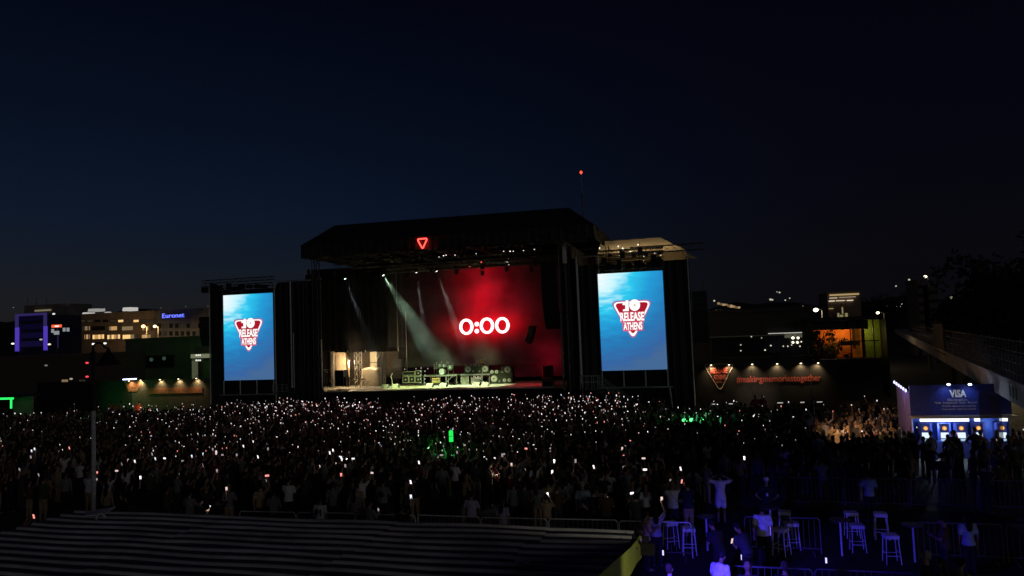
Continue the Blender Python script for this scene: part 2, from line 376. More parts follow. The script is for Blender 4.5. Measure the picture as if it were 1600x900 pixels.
# ---- smoke inside the stage
mv = bpy.data.materials.new('stage_smoke'); mv.use_nodes = True; t = mv.node_tree; t.nodes.clear()
o_ = N(t, 'ShaderNodeOutputMaterial'); pv = N(t, 'ShaderNodeVolumePrincipled'); t.links.new(pv.outputs[0], o_.inputs['Volume'])
pv.inputs['Color'].default_value = (.9, .9, .9, 1); pv.inputs['Anisotropy'].default_value = .1
tcn = N(t, 'ShaderNodeTexCoord'); no = N(t, 'ShaderNodeTexNoise'); no.inputs['Scale'].default_value = .45; no.inputs['Detail'].default_value = 3; t.links.new(tcn.outputs['Object'], no.inputs[0])
mrn = N(t, 'ShaderNodeMapRange'); mrn.inputs[1].default_value = .38; mrn.inputs[2].default_value = .68; mrn.inputs[3].default_value = .004; mrn.inputs[4].default_value = .042
t.links.new(no.outputs['Fac'], mrn.inputs[0]); t.links.new(mrn.outputs[0], pv.inputs['Density'])
_pl = [(-33.4, 64.5), (-11.9, 64.5), (-11.9, 69.1), (-29.3, 69.1), (-29.3, 65.8), (-33.4, 65.8)]
tag(MB().add([(x, y, 4.1) for x, y in _pl]+[(x, y, 13.9) for x, y in _pl], [(5,4,3,2,1,0), (6,7,8,9,10,11)]+[(i, (i+1) % 6, 6+(i+1) % 6, 6+i) for i in range(6)]).build('stage_smoke', mv), 'thin smoke hanging over the stage in the light beams', kind='stuff')
# ================================================================== GEAR ON STAGE
def P(px, py, v): return at(px, py, v=v)
FDK = DECK+.004
CREAM = mat('cream_panel', (.70, .60, .45), .8, scale=1.5)
GREY = mat('grey_frame', (.30, .31, .28), .5, .3)
# lit backstage room on stage left of the picture
def pboxz(name, x0, x1, y0, y1, v, th, m, par): a_ = P(x0, y1, v); b_ = P(x1, y0, v); return MB().box(a_.x, b_.x, v, v+th, a_.z, b_.z).build(name, m, par)
a_ = P(512, 549, 66); b_ = P(603, 549, 66)
t = thing('backstage_screen', 'black curtain with the lit backstage room showing beneath it', 'curtain', ((a_.x+b_.x)/2, 66, DECK))
drape(-37.6, b_.x+.3, 66, a_.z+.02, 14.0, .04).build('curtain', DRAPE, t)
for px, w in ((517, 4), (557, 9), (590, 4.5), (597.5, 3)):
    q = P(px, 550, 66.1); t = thing('truss_column', {517: 'leftmost lattice column beside the lit cream door panel', 557: 'widest lattice column, between the cream door and the cream sheet', 590: 'lattice column at the right edge of the cream sheet', 597.5: 'thin lattice column, rightmost at the lit backstage room'}[px], 'truss column', (q.x, 66.4, FDK), group='lattice columns at the backstage room')
    MB().truss((q.x, 66.4, FDK), (q.x, 66.4, q.z), w*.058, .025, step=.35).build('lattice', STEEL, t)
q = P(520, 551, 67.2); q2 = P(541, 601, 67.2); q3 = P(547, 560, 68.6)
t = thing('door_panel', 'tall cream door panel standing open in the lit backstage room', 'panel', (q.x, 67.2, FDK))
MB().box(q.x, q2.x, 67.2, 67.26, FDK, q.z).build('front_board', CREAM, t)
MB().add([(q2.x+.02, 67.2, FDK), (q2.x+.62, 66.6, FDK), (q2.x+.62, 66.6, q.z-.6), (q2.x+.02, 67.2, q.z), (q2.x+.06, 67.26, FDK), (q2.x+.66, 66.66, FDK), (q2.x+.66, 66.66, q.z-.6), (q2.x+.06, 67.26, q.z)], [(0,1,2,3), (7,6,5,4), (0,4,5,1), (3,2,6,7), (1,5,6,2), (0,3,7,4)]).build('side_board', CREAM, t)
MB().box(q.x+.3, q.x+.34, 67.17, 67.2, 3.4, q.z-.3).build('batten', GREY, t)
def flight(x0, x1, y0, y1, v, dep, lab, cat='flight case', m=PLAST, grp=None, face=None):
    A_ = P(x0, y1, v); B_ = P(x1, y0, v); z0 = A_.z
    t = thing('flight_case', lab, cat, ((A_.x+B_.x)/2, v, z0), group=grp)
    MB().box(A_.x+.03, B_.x-.03, v+.02, v+dep, z0+.03, B_.z-.03).build('shell', m, t)
    e = MB()
    r = .03
    for xx in (A_.x+r, B_.x-r): e.box(xx-r, xx+r, v, v+.05, z0, B_.z)
    for zz in (z0+r, B_.z-r): e.box(A_.x+2*r, B_.x-2*r, v, v+.05, zz-r, zz+r)
    tag(e.build('edging', m if 'shade' in lab else GREY, t))
    if face: MB().tube(((A_.x+B_.x)/2, v+.02, (z0+B_.z)/2), ((A_.x+B_.x)/2, v-.01, (z0+B_.z)/2), .09, n=10).build('speaker_cone', GREY, t)
    return t
flight(523, 537, 578, 604, 63.4, 1, 'tall black case standing before the cream door panel'); flight(537, 541, 589, 604, 63.5, .7, 'low black case against the tall black case')
# sheet-covered equipment
q = P(564, 602, 67); q2 = P(592, 574, 67)
def sheetf(s, tt):
    a2 = 2*math.pi*s; rr = (1-.16*tt)*(1+.04*math.sin(9*a2)*(1-tt)); 
    if tt > .93: rr *= .0+ (1-tt)/.07
    return ((q.x+q2.x)/2+(q2.x-q.x)/2*rr*max(-1, min(1, 1.25*math.cos(a2))), 67.4+.6*rr*max(-1, min(1, 1.3*math.sin(a2))), FDK+(q2.z-FDK)*min(1, tt*1.06)+.05*math.sin(3*a2))
tag(MB().grid(sheetf, 40, 10).build('covered_equipment', CREAM, smooth=True), 'bulky gear under a pale cream sheet in the backstage room', 'covered gear')
q = P(578, 551, 68.5); q2 = P(589, 574, 68.5)
t = thing('wall_panel', 'pale framed panel high behind the sheet-covered gear', 'panel', (q.x, 68.5, FDK))
for k in range(3): MB().box(q.x+.0, q2.x, 68.5, 68.55, FDK+.05+k*1.12, FDK+1.1+k*1.12).build('panel', mat('pale_panel', (.5,.48,.36), .7), t)
tag(MB().box(-37.6, -29.9, 69.3, 69.4, FDK, 5.6).build('backstage_wall', mat('dark_wall', (.06, .05, .035), .9)), 'tan wall closing the lit backstage room behind the panels', 'wall')
t = thing('work_light', 'warm work light glowing inside the backstage room', 'lamp', (P(546, 560, 66.5).x, 66.5, 4.9))
MB().box(-.15, .15, -.1, .1, 0, .3).build('housing', BLACK, t, world=False)
lamp('glow', 'POINT', (0, -.1, -.15), 300, (1, .68, .36), t, size=.1, world=False)
lamp('glow', 'POINT', (2.2, .0, .1), 150, (1, .75, .45), t, size=.1, world=False)
# coil of cables and small stuff at the left lip
random.seed(5)
for i, (px, py) in enumerate([(510, 583), (513, 597), (521, 606), (565, 596), (572, 601), (553, 596)]):
    p = P(px, py, 62.6+.4*i); mb = MB(); pts = [p+Vector((random.uniform(-.4, .4), random.uniform(-.2, .2), random.uniform(0, .35))) for _ in range(7)]
    mb.path(pts, .03, 5); tag(mb.build('cable_bundle', GREY), 'tangled cable bundle lying %s' % ['high on the left edge of the deck', 'on the left lip of the deck', 'lowest on the left lip, before the black case', 'at the foot of the cream sheet', 'right of the cream sheet', 'beside the open cream door'][i], 'cables')
# amplifier racks
for x0, x1, y0, y1, lb in ((629, 638.2, 588, 598.5, 'left lower'), (638.8, 648, 587.5, 598, 'middle lower'), (648.6, 658.5, 588, 598, 'right lower'), (648.6, 658.5, 578.5, 587.5, 'upper right')):
    flight(x0, x1, y0, y1, 66.5, .7, lb+' amplifier cabinet of the stack left of the drums', 'amplifier', grp='amplifier cabinets left of the drums', face=True)
flight(629, 648, 580, 587, 66.6, .6, 'long low amplifier head lying on the cabinets', 'amplifier')
flight(613, 627, 561, 592, 68.6, .5, 'tall grey case standing back in the shade', m=mat('grey_case', (.05,.05,.045), .7))
for k, px in enumerate((657, 664)):
    for j in range(4):
        p = P(px, 580+j*6, 66.2)
        tag(MB().ell(p, .055, .05, .055, 6, 4).build('floor_lamp', emis('small_white_lamp', (.8, 1, .8), .7, False)), 'small white round lamp in the two columns beside the amplifiers', 'lamp', 'small lamps beside the amplifiers')
for px, py in ((650, 576), (658, 575), (668.5, 576), (632.5, 577)):
    p = P(px, py, 66.8); t = thing('small_lamp', 'little round lamp on a stalk above the amplifiers', 'lamp', p, group='little lamps above the amplifiers')
    MB().ell((0,0,0), .06, .06, .07, 6, 4).build('bulb', emis('dim_white', (.8, .8, .75), .45, False), t, world=False); MB().tube((0,0,-.06), (0,0,-.6), .012, n=4).build('stalk', BLACK, t, world=False)
# risers
def riser(x0, x1, y0, y1, v, lab):
    A_ = P(x0, y1, v); B_ = P(x1, y0, v); z0 = FDK
    t = thing('riser', lab, 'stage riser', ((A_.x+B_.x)/2, v, z0))
    n = 2; w = (B_.x-A_.x)/n
    for k in range(n): MB().box(A_.x+k*w+.01, A_.x+(k+1)*w-.01, v, v+1.9, B_.z-.12, B_.z).build('platform', GREY, t)
    for k in range(n*2+1):
        for yy in (v+.1, v+1.8): MB().tube((A_.x+.08+(B_.x-A_.x-.16)*k/(n*2), yy, z0), (A_.x+.08+(B_.x-A_.x-.16)*k/(n*2), yy, B_.z-.12), .045, n=6).build('leg', GREY, t)
    return t, A_, B_
t, rA, rB = riser(661, 714, 585.5, 600, 66.6, 'low stage riser carrying the drum kit')
MB().box(rA.x+2.3, rA.x+2.42, 66.55, 66.62, FDK, FDK+.9).build('brace', GREY, t)
MB().tube((rA.x+2.4, 66.5, FDK+.3), (rB.x-.3, 66.5, FDK+.95), .03, n=5).build('brace', GREY, t)
t, rC, rD = riser(719, 765, 584, 599, 66.6, 'low stage riser carrying the giant radio speakers')
for k in range(17):
    x = rC.x+.15+k*.085*(1+.25*(k > 8)); MB().box(x, x+.045, 66.5+.02*(k % 3), 66.56+.02*(k % 3), FDK, rD.z-.2-.1*(k % 4 == 2)).build('slat', mat('pale_slat', (.5,.5,.42), .6), t)
for k, (a0, a1) in enumerate(((.0, 1.0), (.95, .0), (.35, 1.3))):
    MB().tube((rD.x-1.45+a0*.9, 66.35, rD.z-.15), (rD.x-1.45+a1*.9, 66.35, FDK+.05), .035, n=5).build('cross_brace', GREY, t)
MB().tube((rD.x-.75, 66.3, rD.z-.4), (rD.x-.45, 66.3, rD.z+.75), .035, n=5).build('stand_pole', GREY, t)
# crates under the drum riser
for x0, x1, y0, y1, mcol, lb in ((676, 688, 590.5, 594, (.55,.35,.12), 'upper'), (677, 689, 594.5, 598.5, (.6,.5,.2), 'lower')):
    A_ = P(x0, y1, 66.45); B_ = P(x1, y0, 66.45); t = thing('wooden_crate', lb+' tan wooden crate under the drum riser', 'crate', (A_.x, 66.45, A_.z))
    MB().box(A_.x, B_.x, 66.25, 66.5, A_.z, B_.z).build('body', mat('tan_wood%.1f' % mcol[1], mcol, .7), t)
    MB().box(A_.x, B_.x, 66.235, 66.25, (A_.z+B_.z)/2-.02, (A_.z+B_.z)/2+.02).build('batten', BLACK, t)
# drum kit
dk = P(693, 585, 67.4); DZ = rB.z+.004
t = thing('drum_kit', 'drum kit with many cymbals on the left riser', 'drum kit', (dk.x, 67.4, DZ))
DRM = mat('pearl_drum_shell', (.55, .62, .45), .3, .1); CYM = mat('brass_cymbal', (.75, .72, .4), .25, .6); SKN = mat('drum_skin', (.8, .8, .75), .5)
MB().tube((0, -.5, .3), (0, 0, .3), .3, n=18).build('bass_drum', DRM, t, world=False); MB().tube((0, -.52, .3), (0, -.5, .3), .28, n=18).build('drum_skin', SKN, t, world=False)
for x, y, z, r, h in ((-.22, -.2, .72, .16, .24), (.2, -.2, .72, .17, .25), (.62, .1, .4, .22, .4), (-.55, .2, .58, .18, .16), (-.72, -.2, .55, .16, .25), (.85, -.2, .55, .2, .3)):
    MB().tube((x, y, z), (x, y, z+h), r, n=14).build('tom_drum', DRM, t, world=False); MB().tube((x, y, z+h), (x, y, z+h+.015), r*.97, n=14).build('drum_skin', SKN, t, world=False)
for x, y, z, r in ((-.62, -.1, 1.12, .25), (.55, -.15, 1.15, .26), (-.25, .25, 1.22, .2), (.25, .3, 1.25, .22), (.95, .2, 1.05, .25), (-.98, .15, 1.0, .22)):
    MB().lathe((x, y, z), [(r, 0), (r*.5, .02), (.05, .05), (.02, .07)], 14).build('cymbal', CYM, t, world=False)
    MB().tube((x, y, 0), (x, y, z), .018, n=5).build('cymbal_stand', STEEL, t, world=False)
# giant boombox speakers
def cones(t, items, v):
    for px, py, rp in items:
        p = P(px, py, v); r = rp*.061
        MB().tube((p.x, v-.05, p.z), (p.x, v, p.z), r, r, n=18).build('speaker_ring', GREY if rp > 4 else BLACK, t)
        MB().tube((p.x, v-.07, p.z), (p.x, v-.05, p.z), r*.86, n=18).build('speaker_cone', SPKMAT if rp > 2.6 else GREY, t)
        MB().ell((p.x, v-.075, p.z), r*.26, .04, r*.26, 8, 4).build('dust_cap', BLACK, t)
GBOX = mat('olive_box', (.028, .033, .022), .6, spec=.2)
A_ = P(726, 583.5, 67); B_ = P(763.5, 571, 67); t = thing('giant_radio', 'giant boombox prop with two big pale cones on the right riser', 'stage prop', ((A_.x+B_.x)/2, 67, A_.z))
MB().box(A_.x, B_.x, 67, 67.9, rD.z+.004, B_.z).build('body', GBOX, t)
cones(t, [(731.5, 577, 5), (758, 576.5, 5), (739.5, 580, 1.8), (749.5, 580, 1.8)], 67)
for px in (728, 735.5, 740, 744, 748.5, 752.5): p = P(px, 570, 67.1); MB().tube((p.x, 67.1, B_.z), (p.x, 67.1, B_.z+.14), .05, n=8).build('knob', SPKMAT, t)
MB().box(P(740,565,67.4).x, P(759,565,67.4).x, 67.3, 67.5, B_.z+.16, B_.z+.2).build('handle', GREY, t)
for px in (741, 758): p = P(px, 569, 67.4); MB().box(p.x-.03, p.x+.03, 67.35, 67.45, B_.z, B_.z+.16).build('handle_post', GREY, t)
A2 = P(764.5, 599, 67); B2 = P(783, 579, 67); B3 = P(800, 572, 67); t = thing('speaker_wall', 'tall dark speaker wall with round pale cones, right of the giant boombox', 'stage prop', ((A2.x+B3.x)/2, 67, FDK))
MB().box(A2.x, B2.x, 67, 68, FDK, B2.z).build('lower_cabinet', GBOX, t); MB().box(B2.x+.003, B3.x, 67, 68, FDK, B3.z).build('tall_cabinet', GBOX, t)
cones(t, [(768.8, 581, 3.1), (776, 580.8, 3.1), (785, 581, 2), (793.2, 577.5, 5.2), (772, 591.8, 5.3), (780.5, 595.5, 1.8), (788.6, 594, 3.1), (796, 593.7, 3.1)], 67)
q = P(751, 565, 67.4); t = thing('gold_keyboard', 'small golden machine standing on top of the giant boombox', 'stage prop', (q.x, 67.4, B_.z+.2))
GOLD = mat('gold_paint', (.8, .55, .15), .35, .4); MB().box(-.02, .32, -.1, .2, .01, .34).build('body', GOLD, t, world=False); MB().box(-.36, -.2, -.1, .1, .01, .26).build('side_block', SKN, t, world=False); MB().tube((.36, 0, .1), (.45, 0, .5), .02, n=5).build('lever', GOLD, t, world=False)
MB().box(-.2, -.02, -.05, .05, .1, .16).build('link_bar', GOLD, t, world=False)
# floor monitors
WED = mat('pale_wedge', (.5, .52, .48), .6)
for i, (px, py) in enumerate(((602, 606), (618.5, 605), (672, 603.5), (693.5, 603), (745, 601.5), (758.5, 601.5))):
    v = 64.6; p = at(px, py, z=FDK); p = at(px, py, v=v)
    t = thing('floor_monitor', ['leftmost wedge floor monitor on the lit stage floor', 'wedge floor monitor at the foot of the microphone stand', 'wedge floor monitor left before the drum riser', 'wedge floor monitor right before the drum riser', 'wedge floor monitor left before the boombox riser', 'rightmost wedge floor monitor before the boombox riser'][i], 'monitor speaker', (p.x, v, FDK), group='wedge floor monitors along the stage')
    mb = MB(); mb.add([(-.32, -.3, 0), (.32, -.3, 0), (.32, .2, 0), (-.32, .2, 0), (-.32, -.12, .36), (.32, -.12, .36), (.32, .2, .3), (-.32, .2, .3)], [(0,3,2,1), (4,5,6,7), (0,1,5,4), (1,2,6,5), (2,3,7,6), (3,0,4,7)]).build('cabinet', WED, t, world=False)
    MB().box(-.27, .27, .2, .21, .06, .26).build('grille', BLACK, t, world=False)
# microphone stand
p = P(613, 603, 64.4); t = thing('microphone_stand', 'microphone stand with bent arm, alone on the left of the stage', 'microphone stand', (p.x, 64.4, FDK))
MB().tube((0,0,0), (0,0,.03), .14, n=12).build('foot', STEEL, t, world=False); MB().tube((0,0,.03), (0,0,.75), .03, n=6).build('pole', WHITE, t, world=False)
MB().tube((0,0,.75), (-.12,0,1.05), .03, n=6).tube((-.12,0,1.05), (0,0,1.28), .03, n=6).build('arm', WHITE, t, world=False); MB().ell((.02,0,1.32), .05, .05, .06, 8, 5).build('microphone', STEEL, t, world=False)
# black boxes on the stage right side
flight(848, 862, 571, 592, 64, .8, 'tall black side speaker standing under the red wall'); flight(847, 864, 594, 604.5, 61.9, .6, 'low black amplifier rack at the right front lip')
# lamps aimed at the floor
def floorspot(px, py, energy, col, ang, label, src=(0, 59.3, 14.1)):
    q = at(px, py, v=65); fixture((q.x+src[0], src[1], src[2]), q, label, energy, col, ang, True, .8, group='spotlights lighting the stage floor')
floorspot(640, 604, 12000, (.82, 1, .36), 26, 'front truss spotlight lighting the floor at the microphone stand')
floorspot(693, 598, 15000, (.76, 1, .42), 26, 'front truss spotlight lighting the drum kit')
floorspot(757, 595, 14000, (.9, 1, .52), 26, 'front truss spotlight lighting the giant boombox')
floorspot(825, 603, 2500, (1, .05, .06), 26, 'front truss spotlight washing the right floor red')
# ---- hanging line arrays
def array(loc, n, w, h, d, tilt, label, grp='hanging line array loudspeakers'):
    t = thing('line_array', label, 'loudspeaker', loc, group=grp); z = 0; y = 0; a_ = tilt[0]
    MB().box(-w/2, w/2, -.05, d, .02, .12).build('fly_frame', BLACK, t, world=False)
    for s in (-w*.3, w*.3): MB().tube((s, .2, .12), (s, .2, 1.1), .015, n=4).build('chain', DKSTEEL, t, world=False)
    for k in range(n):
        a_ = tilt[0]+(tilt[1]-tilt[0])*(k/max(1, n-1))**1.6; ca, sa = math.cos(a_), math.sin(a_)
        def tr(x, yy, zz): return (x, y+yy*ca-zz*sa*-1*-1, z+zz*ca+yy*sa)
        vs = [tr(*q) for q in ((-w/2,0,-h+.015),(w/2,0,-h+.015),(w/2*.8,d,-h+.04),(-w/2*.8,d,-h+.04),(-w/2,0,0),(w/2,0,0),(w/2*.8,d,-.02),(-w/2*.8,d,-.02))]
        MB().add(vs, [(0,3,2,1),(4,5,6,7),(0,1,5,4),(1,2,6,5),(2,3,7,6),(3,0,4,7)]).build('speaker_box', BLACK, t, world=False)
        y += h*sa; z -= h*ca
    return t
p = P(857, 418, 59.8); array((p.x, 59.8, 12.6), 14, 1.35, .40, .7, (.0, .5), 'long main line array hanging before the right end of the red wall')
p = P(836, 511, 65.8); t = array((p.x, 65.8, p.z), 5, .62, .33, .5, (.25, .55), 'short tilted side-fill array hanging before the red wall'); t.rotation_euler = (0, 0, R(75))
p = P(318, 498, 60.4); array((p.x, 60.4, 9.5), 8, 1.0, .34, .6, (0, .4), 'outer line array left of the left video screen')
p = P(1093, 465, 60.4); array((p.x, 60.4, 9.6), 10, 1.15, .40, .6, (0, .3), 'outer line array right of the right video screen')
# ================================================================== SIDE TOWERS AND SCREENS
def watermat():
    m = bpy.data.materials.new('screen_picture'); m.use_nodes = True; t = m.node_tree; t.nodes.clear()
    o_ = N(t, 'ShaderNodeOutputMaterial'); e_ = N(t, 'ShaderNodeEmission'); t.links.new(e_.outputs[0], o_.inputs[0])
    tcn = N(t, 'ShaderNodeTexCoord'); sx = N(t, 'ShaderNodeSeparateXYZ'); t.links.new(tcn.outputs['Generated'], sx.inputs[0])
    def M(op, a, b=None):
        n = N(t, 'ShaderNodeMath', operation=op)
        for i, q in enumerate((a, b)):
            if q is None: continue
            if isinstance(q, (int, float)): n.inputs[i].default_value = q
            else: t.links.new(q, n.inputs[i])
        return n.outputs[0]
    X, Z = sx.outputs[0], sx.outputs[2]
    wv = N(t, 'ShaderNodeTexNoise'); wv.inputs['Scale'].default_value = 1; wv.inputs['Detail'].default_value = 6; wv.inputs['Distortion'].default_value = .6
    mp = N(t, 'ShaderNodeMapping'); mp.inputs['Rotation'].default_value = (0, R(-32), 0); mp.inputs['Scale'].default_value = (4, 1, 22); t.links.new(tcn.outputs['Generated'], mp.inputs[0]); t.links.new(mp.outputs[0], wv.inputs[0])
    mp2 = N(t, 'ShaderNodeMapping'); mp2.inputs['Rotation'].default_value = (0, R(-62), 0); mp2.inputs['Scale'].default_value = (3, 1, 14); t.links.new(tcn.outputs['Generated'], mp2.inputs[0])
    wv2 = N(t, 'ShaderNodeTexNoise'); wv2.inputs['Scale'].default_value = 1; wv2.inputs['Detail'].default_value = 5; t.links.new(mp2.outputs[0], wv2.inputs[0])
    # distance from the bright top left corner
    d2 = M('SQRT', M('ADD', M('MULTIPLY', M('MULTIPLY', X, X), .42), M('MULTIPLY', M('MULTIPLY', M('SUBTRACT', 1.0, Z), M('SUBTRACT', 1.0, Z)), .95)))
    nn = M('MULTIPLY', M('SUBTRACT', wv.outputs['Fac'], .5), M('MULTIPLY', M('SUBTRACT', 1.15, X), .30))
    nn2 = M('MULTIPLY', M('SUBTRACT', wv2.outputs['Fac'], .5), .16)
    f = M('ADD', M('ADD', d2, nn), nn2)
    r = ramp(t, f, [(.04, (.9, .98, 1)), (.20, (.55, .92, 1)), (.34, (.03, .60, .88)), (.52, (.018, .33, .68)), (.72, (.022, .19, .47)), (.92, (.038, .13, .36)), (1.0, (.06, .14, .30))])
    t.links.new(r.outputs[0], e_.inputs[0]); e_.inputs[1].default_value = 1.0; return m
WATER = watermat()
L_W = emis('logo_white', (1, .97, .95), 1.15, False); L_R = emis('logo_red', (.42, .008, .025), 1, False); L_P = emis('logo_pink', (1, .10, .20), .85, False); L_D = emis('logo_shade', (.10, .01, .015), 1, False); L_P2 = emis('logo_halo', (.16, .20, .50), 1, False)
def screen(cx, v, z0, z1, w, label):
    t = thing('video_screen', label, 'video screen', (cx, v, z0))
    MB().box(cx-w/2, cx+w/2, v, v+.02, z0, z1).build('picture', WATER, t)
    MB().box(cx-w/2-.03, cx+w/2+.03, v+.03, v+.2, z0-.03, z1+.03).build('cabinet', BLACK, t)
    lx, lz = cx+.03, z0+(z1-z0)*.525
    def shp(name, pts, m, k): MB().prism([(lx+x, lz+z) for x, z in pts], v-.004*k-.003, v-.004*k, 0).build(name, m, t)
    shp('logo_halo', rtri(3.58, 3.42, .70, 0, -.20), L_P2, 1); shp('logo_glow', rtri(3.36, 3.20, .62, 0, -.17), L_P, 2)
    shp('logo_border', rtri(3.24, 3.08, .58, 0, -.15), L_W, 3); shp('logo_field', rtri(2.86, 2.68, .44, 0, -.05), L_R, 4)
    MB().prism([(lx+x, lz+z) for x, z in [(-.98, -.28), (.98, -.28), (1.0, .56), (-1.0, .56)]], v-.019, v-.016).build('logo_backing', L_P, t)
    MB().prism([(lx+x, lz+z) for x, z in [(-.78, -1.0), (.82, -1.0), (.86, -.3), (-.80, -.3)]], v-.019, v-.016).build('logo_backing', L_P, t)
    for dx, dz, m, y in ((.03, -.03, L_D, .020), (0, 0, L_W, .026)):
        MB().prism([(lx+x+dx, lz+z+dz) for x, z in ((-.72, .62), (-.24, .62), (-.24, 1.50), (-.46, 1.50), (-.50, 1.38), (-.72, 1.30), (-.72, 1.12), (-.52, 1.12), (-.52, .80), (-.72, .76))], v-y, v-y+.003).build('logo_numeral', m, t)
        MB().prism([(lx+.24+.44*math.cos(a_)+dx, lz+1.08+.47*math.sin(a_)+dz) for a_ in np.linspace(0, 6.28, 25)[:-1]], v-y, v-y+.003).build('logo_numeral', m, t)
        if m is L_W: MB().prism([(lx+.24+.10*math.cos(a_), lz+1.08+.12*math.sin(a_)) for a_ in np.linspace(0, 6.28, 11)[:-1]], v-y-.003, v-y-.0005).build('logo_numeral_hole', emis('logo_cream', (.8, .6, .5), 1, False), t)
        text('logo_lettering', 'RELEASE', (lx-.96+dx, v-y, lz-.20+dz), .72, m, t, .004, off=.035, w=1.92)
        text('logo_lettering', 'ATHENS', (lx-.74+dx, v-y, lz-.92+dz), .62, m, t, .004, off=.035, w=1.52)
    return t
SL = screen(-41.10, 60.6, 3.58, 11.56, 5.24, 'left video screen showing blue water and the festival emblem')
SR = screen(-5.66, 60.6, 3.62, 11.56, 5.24, 'right video screen showing blue water and the festival emblem')
POLE = mat('pale_pole', (.88, .86, .80), .45, 0)
SCRIM = mat('wrinkled_black_scrim', (.017, .018, .019), .6, scale=1.3, bump=.5, spec=.35)
def tower(name, lab, x0, x1, xs0, xs1, top, mirror):
    t = thing(name, lab, 'scaffold tower', ((x0+x1)/2, 61.6, 0))
    for a0, a1 in ((x0, xs0-.06), (xs1+.06, x1)): drape(a0, a1, 60.75, .2, top, .05).build('scrim', SCRIM, t)
    drape(xs0-.06, xs1+.06, 60.95, .1, 3.5, .02).build('skirt', DRAPE, t)
    drape(x0, x1, 64.2, .1, top, .05).build('scrim', SCRIM, t)
    for x in (x0, x1): drape(60.8, 64.2, x, .1, top, .05, rot=True).build('scrim', SCRIM, t)
    for x in (x0, xs0-.08, xs1+.08, x1):
        for y in (60.62, 64.1): MB().tube((x, y, 0), (x, y, top+.1), .055 if y < 61 else .04, n=7).build('upright', POLE if x in (x0, x1) else DKSTEEL, t)
    for k in range(4):
        x = xs0+(xs1-xs0)*k/3; MB().tube((x, 60.5, 2.3), (x, 60.5, 3.56), .05, n=6).build('screen_foot', POLE, t)
    MB().box(xs0-.3, xs1+.3, 60.2, 60.9, 2.2, 2.3).build('deck_beam', STEEL, t)
    for z in (5.2, 8.0, top): MB().tube((x0, 61.2, z), (x1, 61.2, z), .03, n=5).build('ledger', DKSTEEL, t)
    return t
TL = tower('screen_tower', 'black draped scaffold tower holding the left video screen', -45.25, -38.3, -43.72, -38.48, 12.3, 0)
TR = tower('screen_tower', 'black draped scaffold tower holding the right video screen', -9.95, -1.05, -8.28, -3.04, 12.35, 1)
MB().tube((-4.3, 60.1, 2.25), (-2.6, 60.1, 2.25), .03, n=5).build('rail', POLE, TR)
MB().tube((-2.9, 60.1, 2.25), (-2.75, 60.1, .4), .05, n=5).build('rail_post', POLE, TR)
# wing scaffolds between tower and stage
t = thing('wing_scaffold', 'black draped scaffold wing between the left screen and the stage', 'scaffold', (-36, 61, 0))
drape(-38.2, -33.7, 61.0, .1, 12.5, .06).build('scrim', SCRIM, t); drape(-36.9, -35, 60.8, 2.3, 12.5, .08).build('scrim', SCRIM, t)
for px, y0, y1, r_ in ((454, 440, 606, .07), (458.5, 520, 606, .045), (474, 440, 590, .04), (501, 440, 530, .03), (502.5, 530, 606, .055)):
    A_ = P(px, y0, 60.7); B_ = P(px+2.5*(y1-y0)/160, y1, 60.7); MB().tube((B_.x, 60.7, max(B_.z, 0)), (B_.x, 60.7, A_.z), r_, n=6).build('upright', POLE if r_ > .04 else DKSTEEL, t)
MB().tube((-38.3, 60.9, 12.6), (-33.6, 60.9, 12.6), .04, n=5).build('ledger', STEEL, t)
p = P(484, 432, 61); t2 = thing('wind_sensor', 'small black device standing on top of the left wing scaffold', 'device', (p.x, 61, 12.64)); MB().box(-.35, .35, -.2, .2, 0, .4).build('box', BLACK, t2, world=False); MB().box(-.2, -.0, -.1, .1, .4, .9).build('head', BLACK, t2, world=False)
t = thing('wing_scaffold', 'black draped scaffold wing between the stage and the right screen', 'scaffold', (-10.6, 61, 0))
drape(-11.3, -10.1, 60.95, .1, 13, .05).build('scrim', SCRIM, t)
for px, y0, y1, r_ in ((903, 402, 600, .06), (876.5, 490, 590, .035), (935, 400, 427, .04)):
    A_ = P(px, y0, 60.5); B_ = P(px+5*(y1-y0)/180, y1, 60.5); MB().tube((B_.x, 60.5, B_.z), (B_.x, 60.5, A_.z), r_, n=6).build('upright', POLE, t)
A_ = P(903, 402, 60.5); MB().tube((A_.x, 60.5, A_.z), (A_.x+1.7, 60.5, A_.z), .05, n=6).build('ledger', STEEL, t)
A_ = P(882, 383, 60.6); MB().box(A_.x-.15, A_.x+.15, 60.3, 60.5, 12.6, 14.2).build('pale_board', POLE, t)
# top rigs over the screens
def rig(x0, x1, z0, z1, label, nfix, seed):
    t = thing('screen_rig', label, 'rig', ((x0+x1)/2, 60.8, z0)); rr = random.Random(seed)
    for z in np.arange(z0, z1, .55): MB().truss((x0, 60.8+.2*(z-z0), z), (x1, 60.8+.2*(z-z0), z), .3, .025).build('truss', DKSTEEL, t)
    for k in range(nfix):
        x = x0+.3+(x1-x0-.6)*(k+.5)/nfix+rr.uniform(-.15, .15); z = z0-.1; w = rr.uniform(.12, .3); MB().box(x-w, x+w, 60.3, 60.8, z-rr.uniform(.2, .45), z+rr.uniform(0, .5)).build('motor_box', BLACK, t)
        if k % 2: MB().path([(x+.1, 60.2, z), (x+.25, 60.2, z-.3), (x+.45, 60.2, z-.32), (x+.6, 60.2, z)], .02, 5).build('cable', DKSTEEL, t)
    return t
rig(-46.2, -38.5, 12.4, 13.5, 'tangled black truss rig on top of the left screen tower', 9, 1)
rig(-8.5, -2.9, 12.25, 13.6, 'black truss rig with motors over the right video screen', 10, 2)
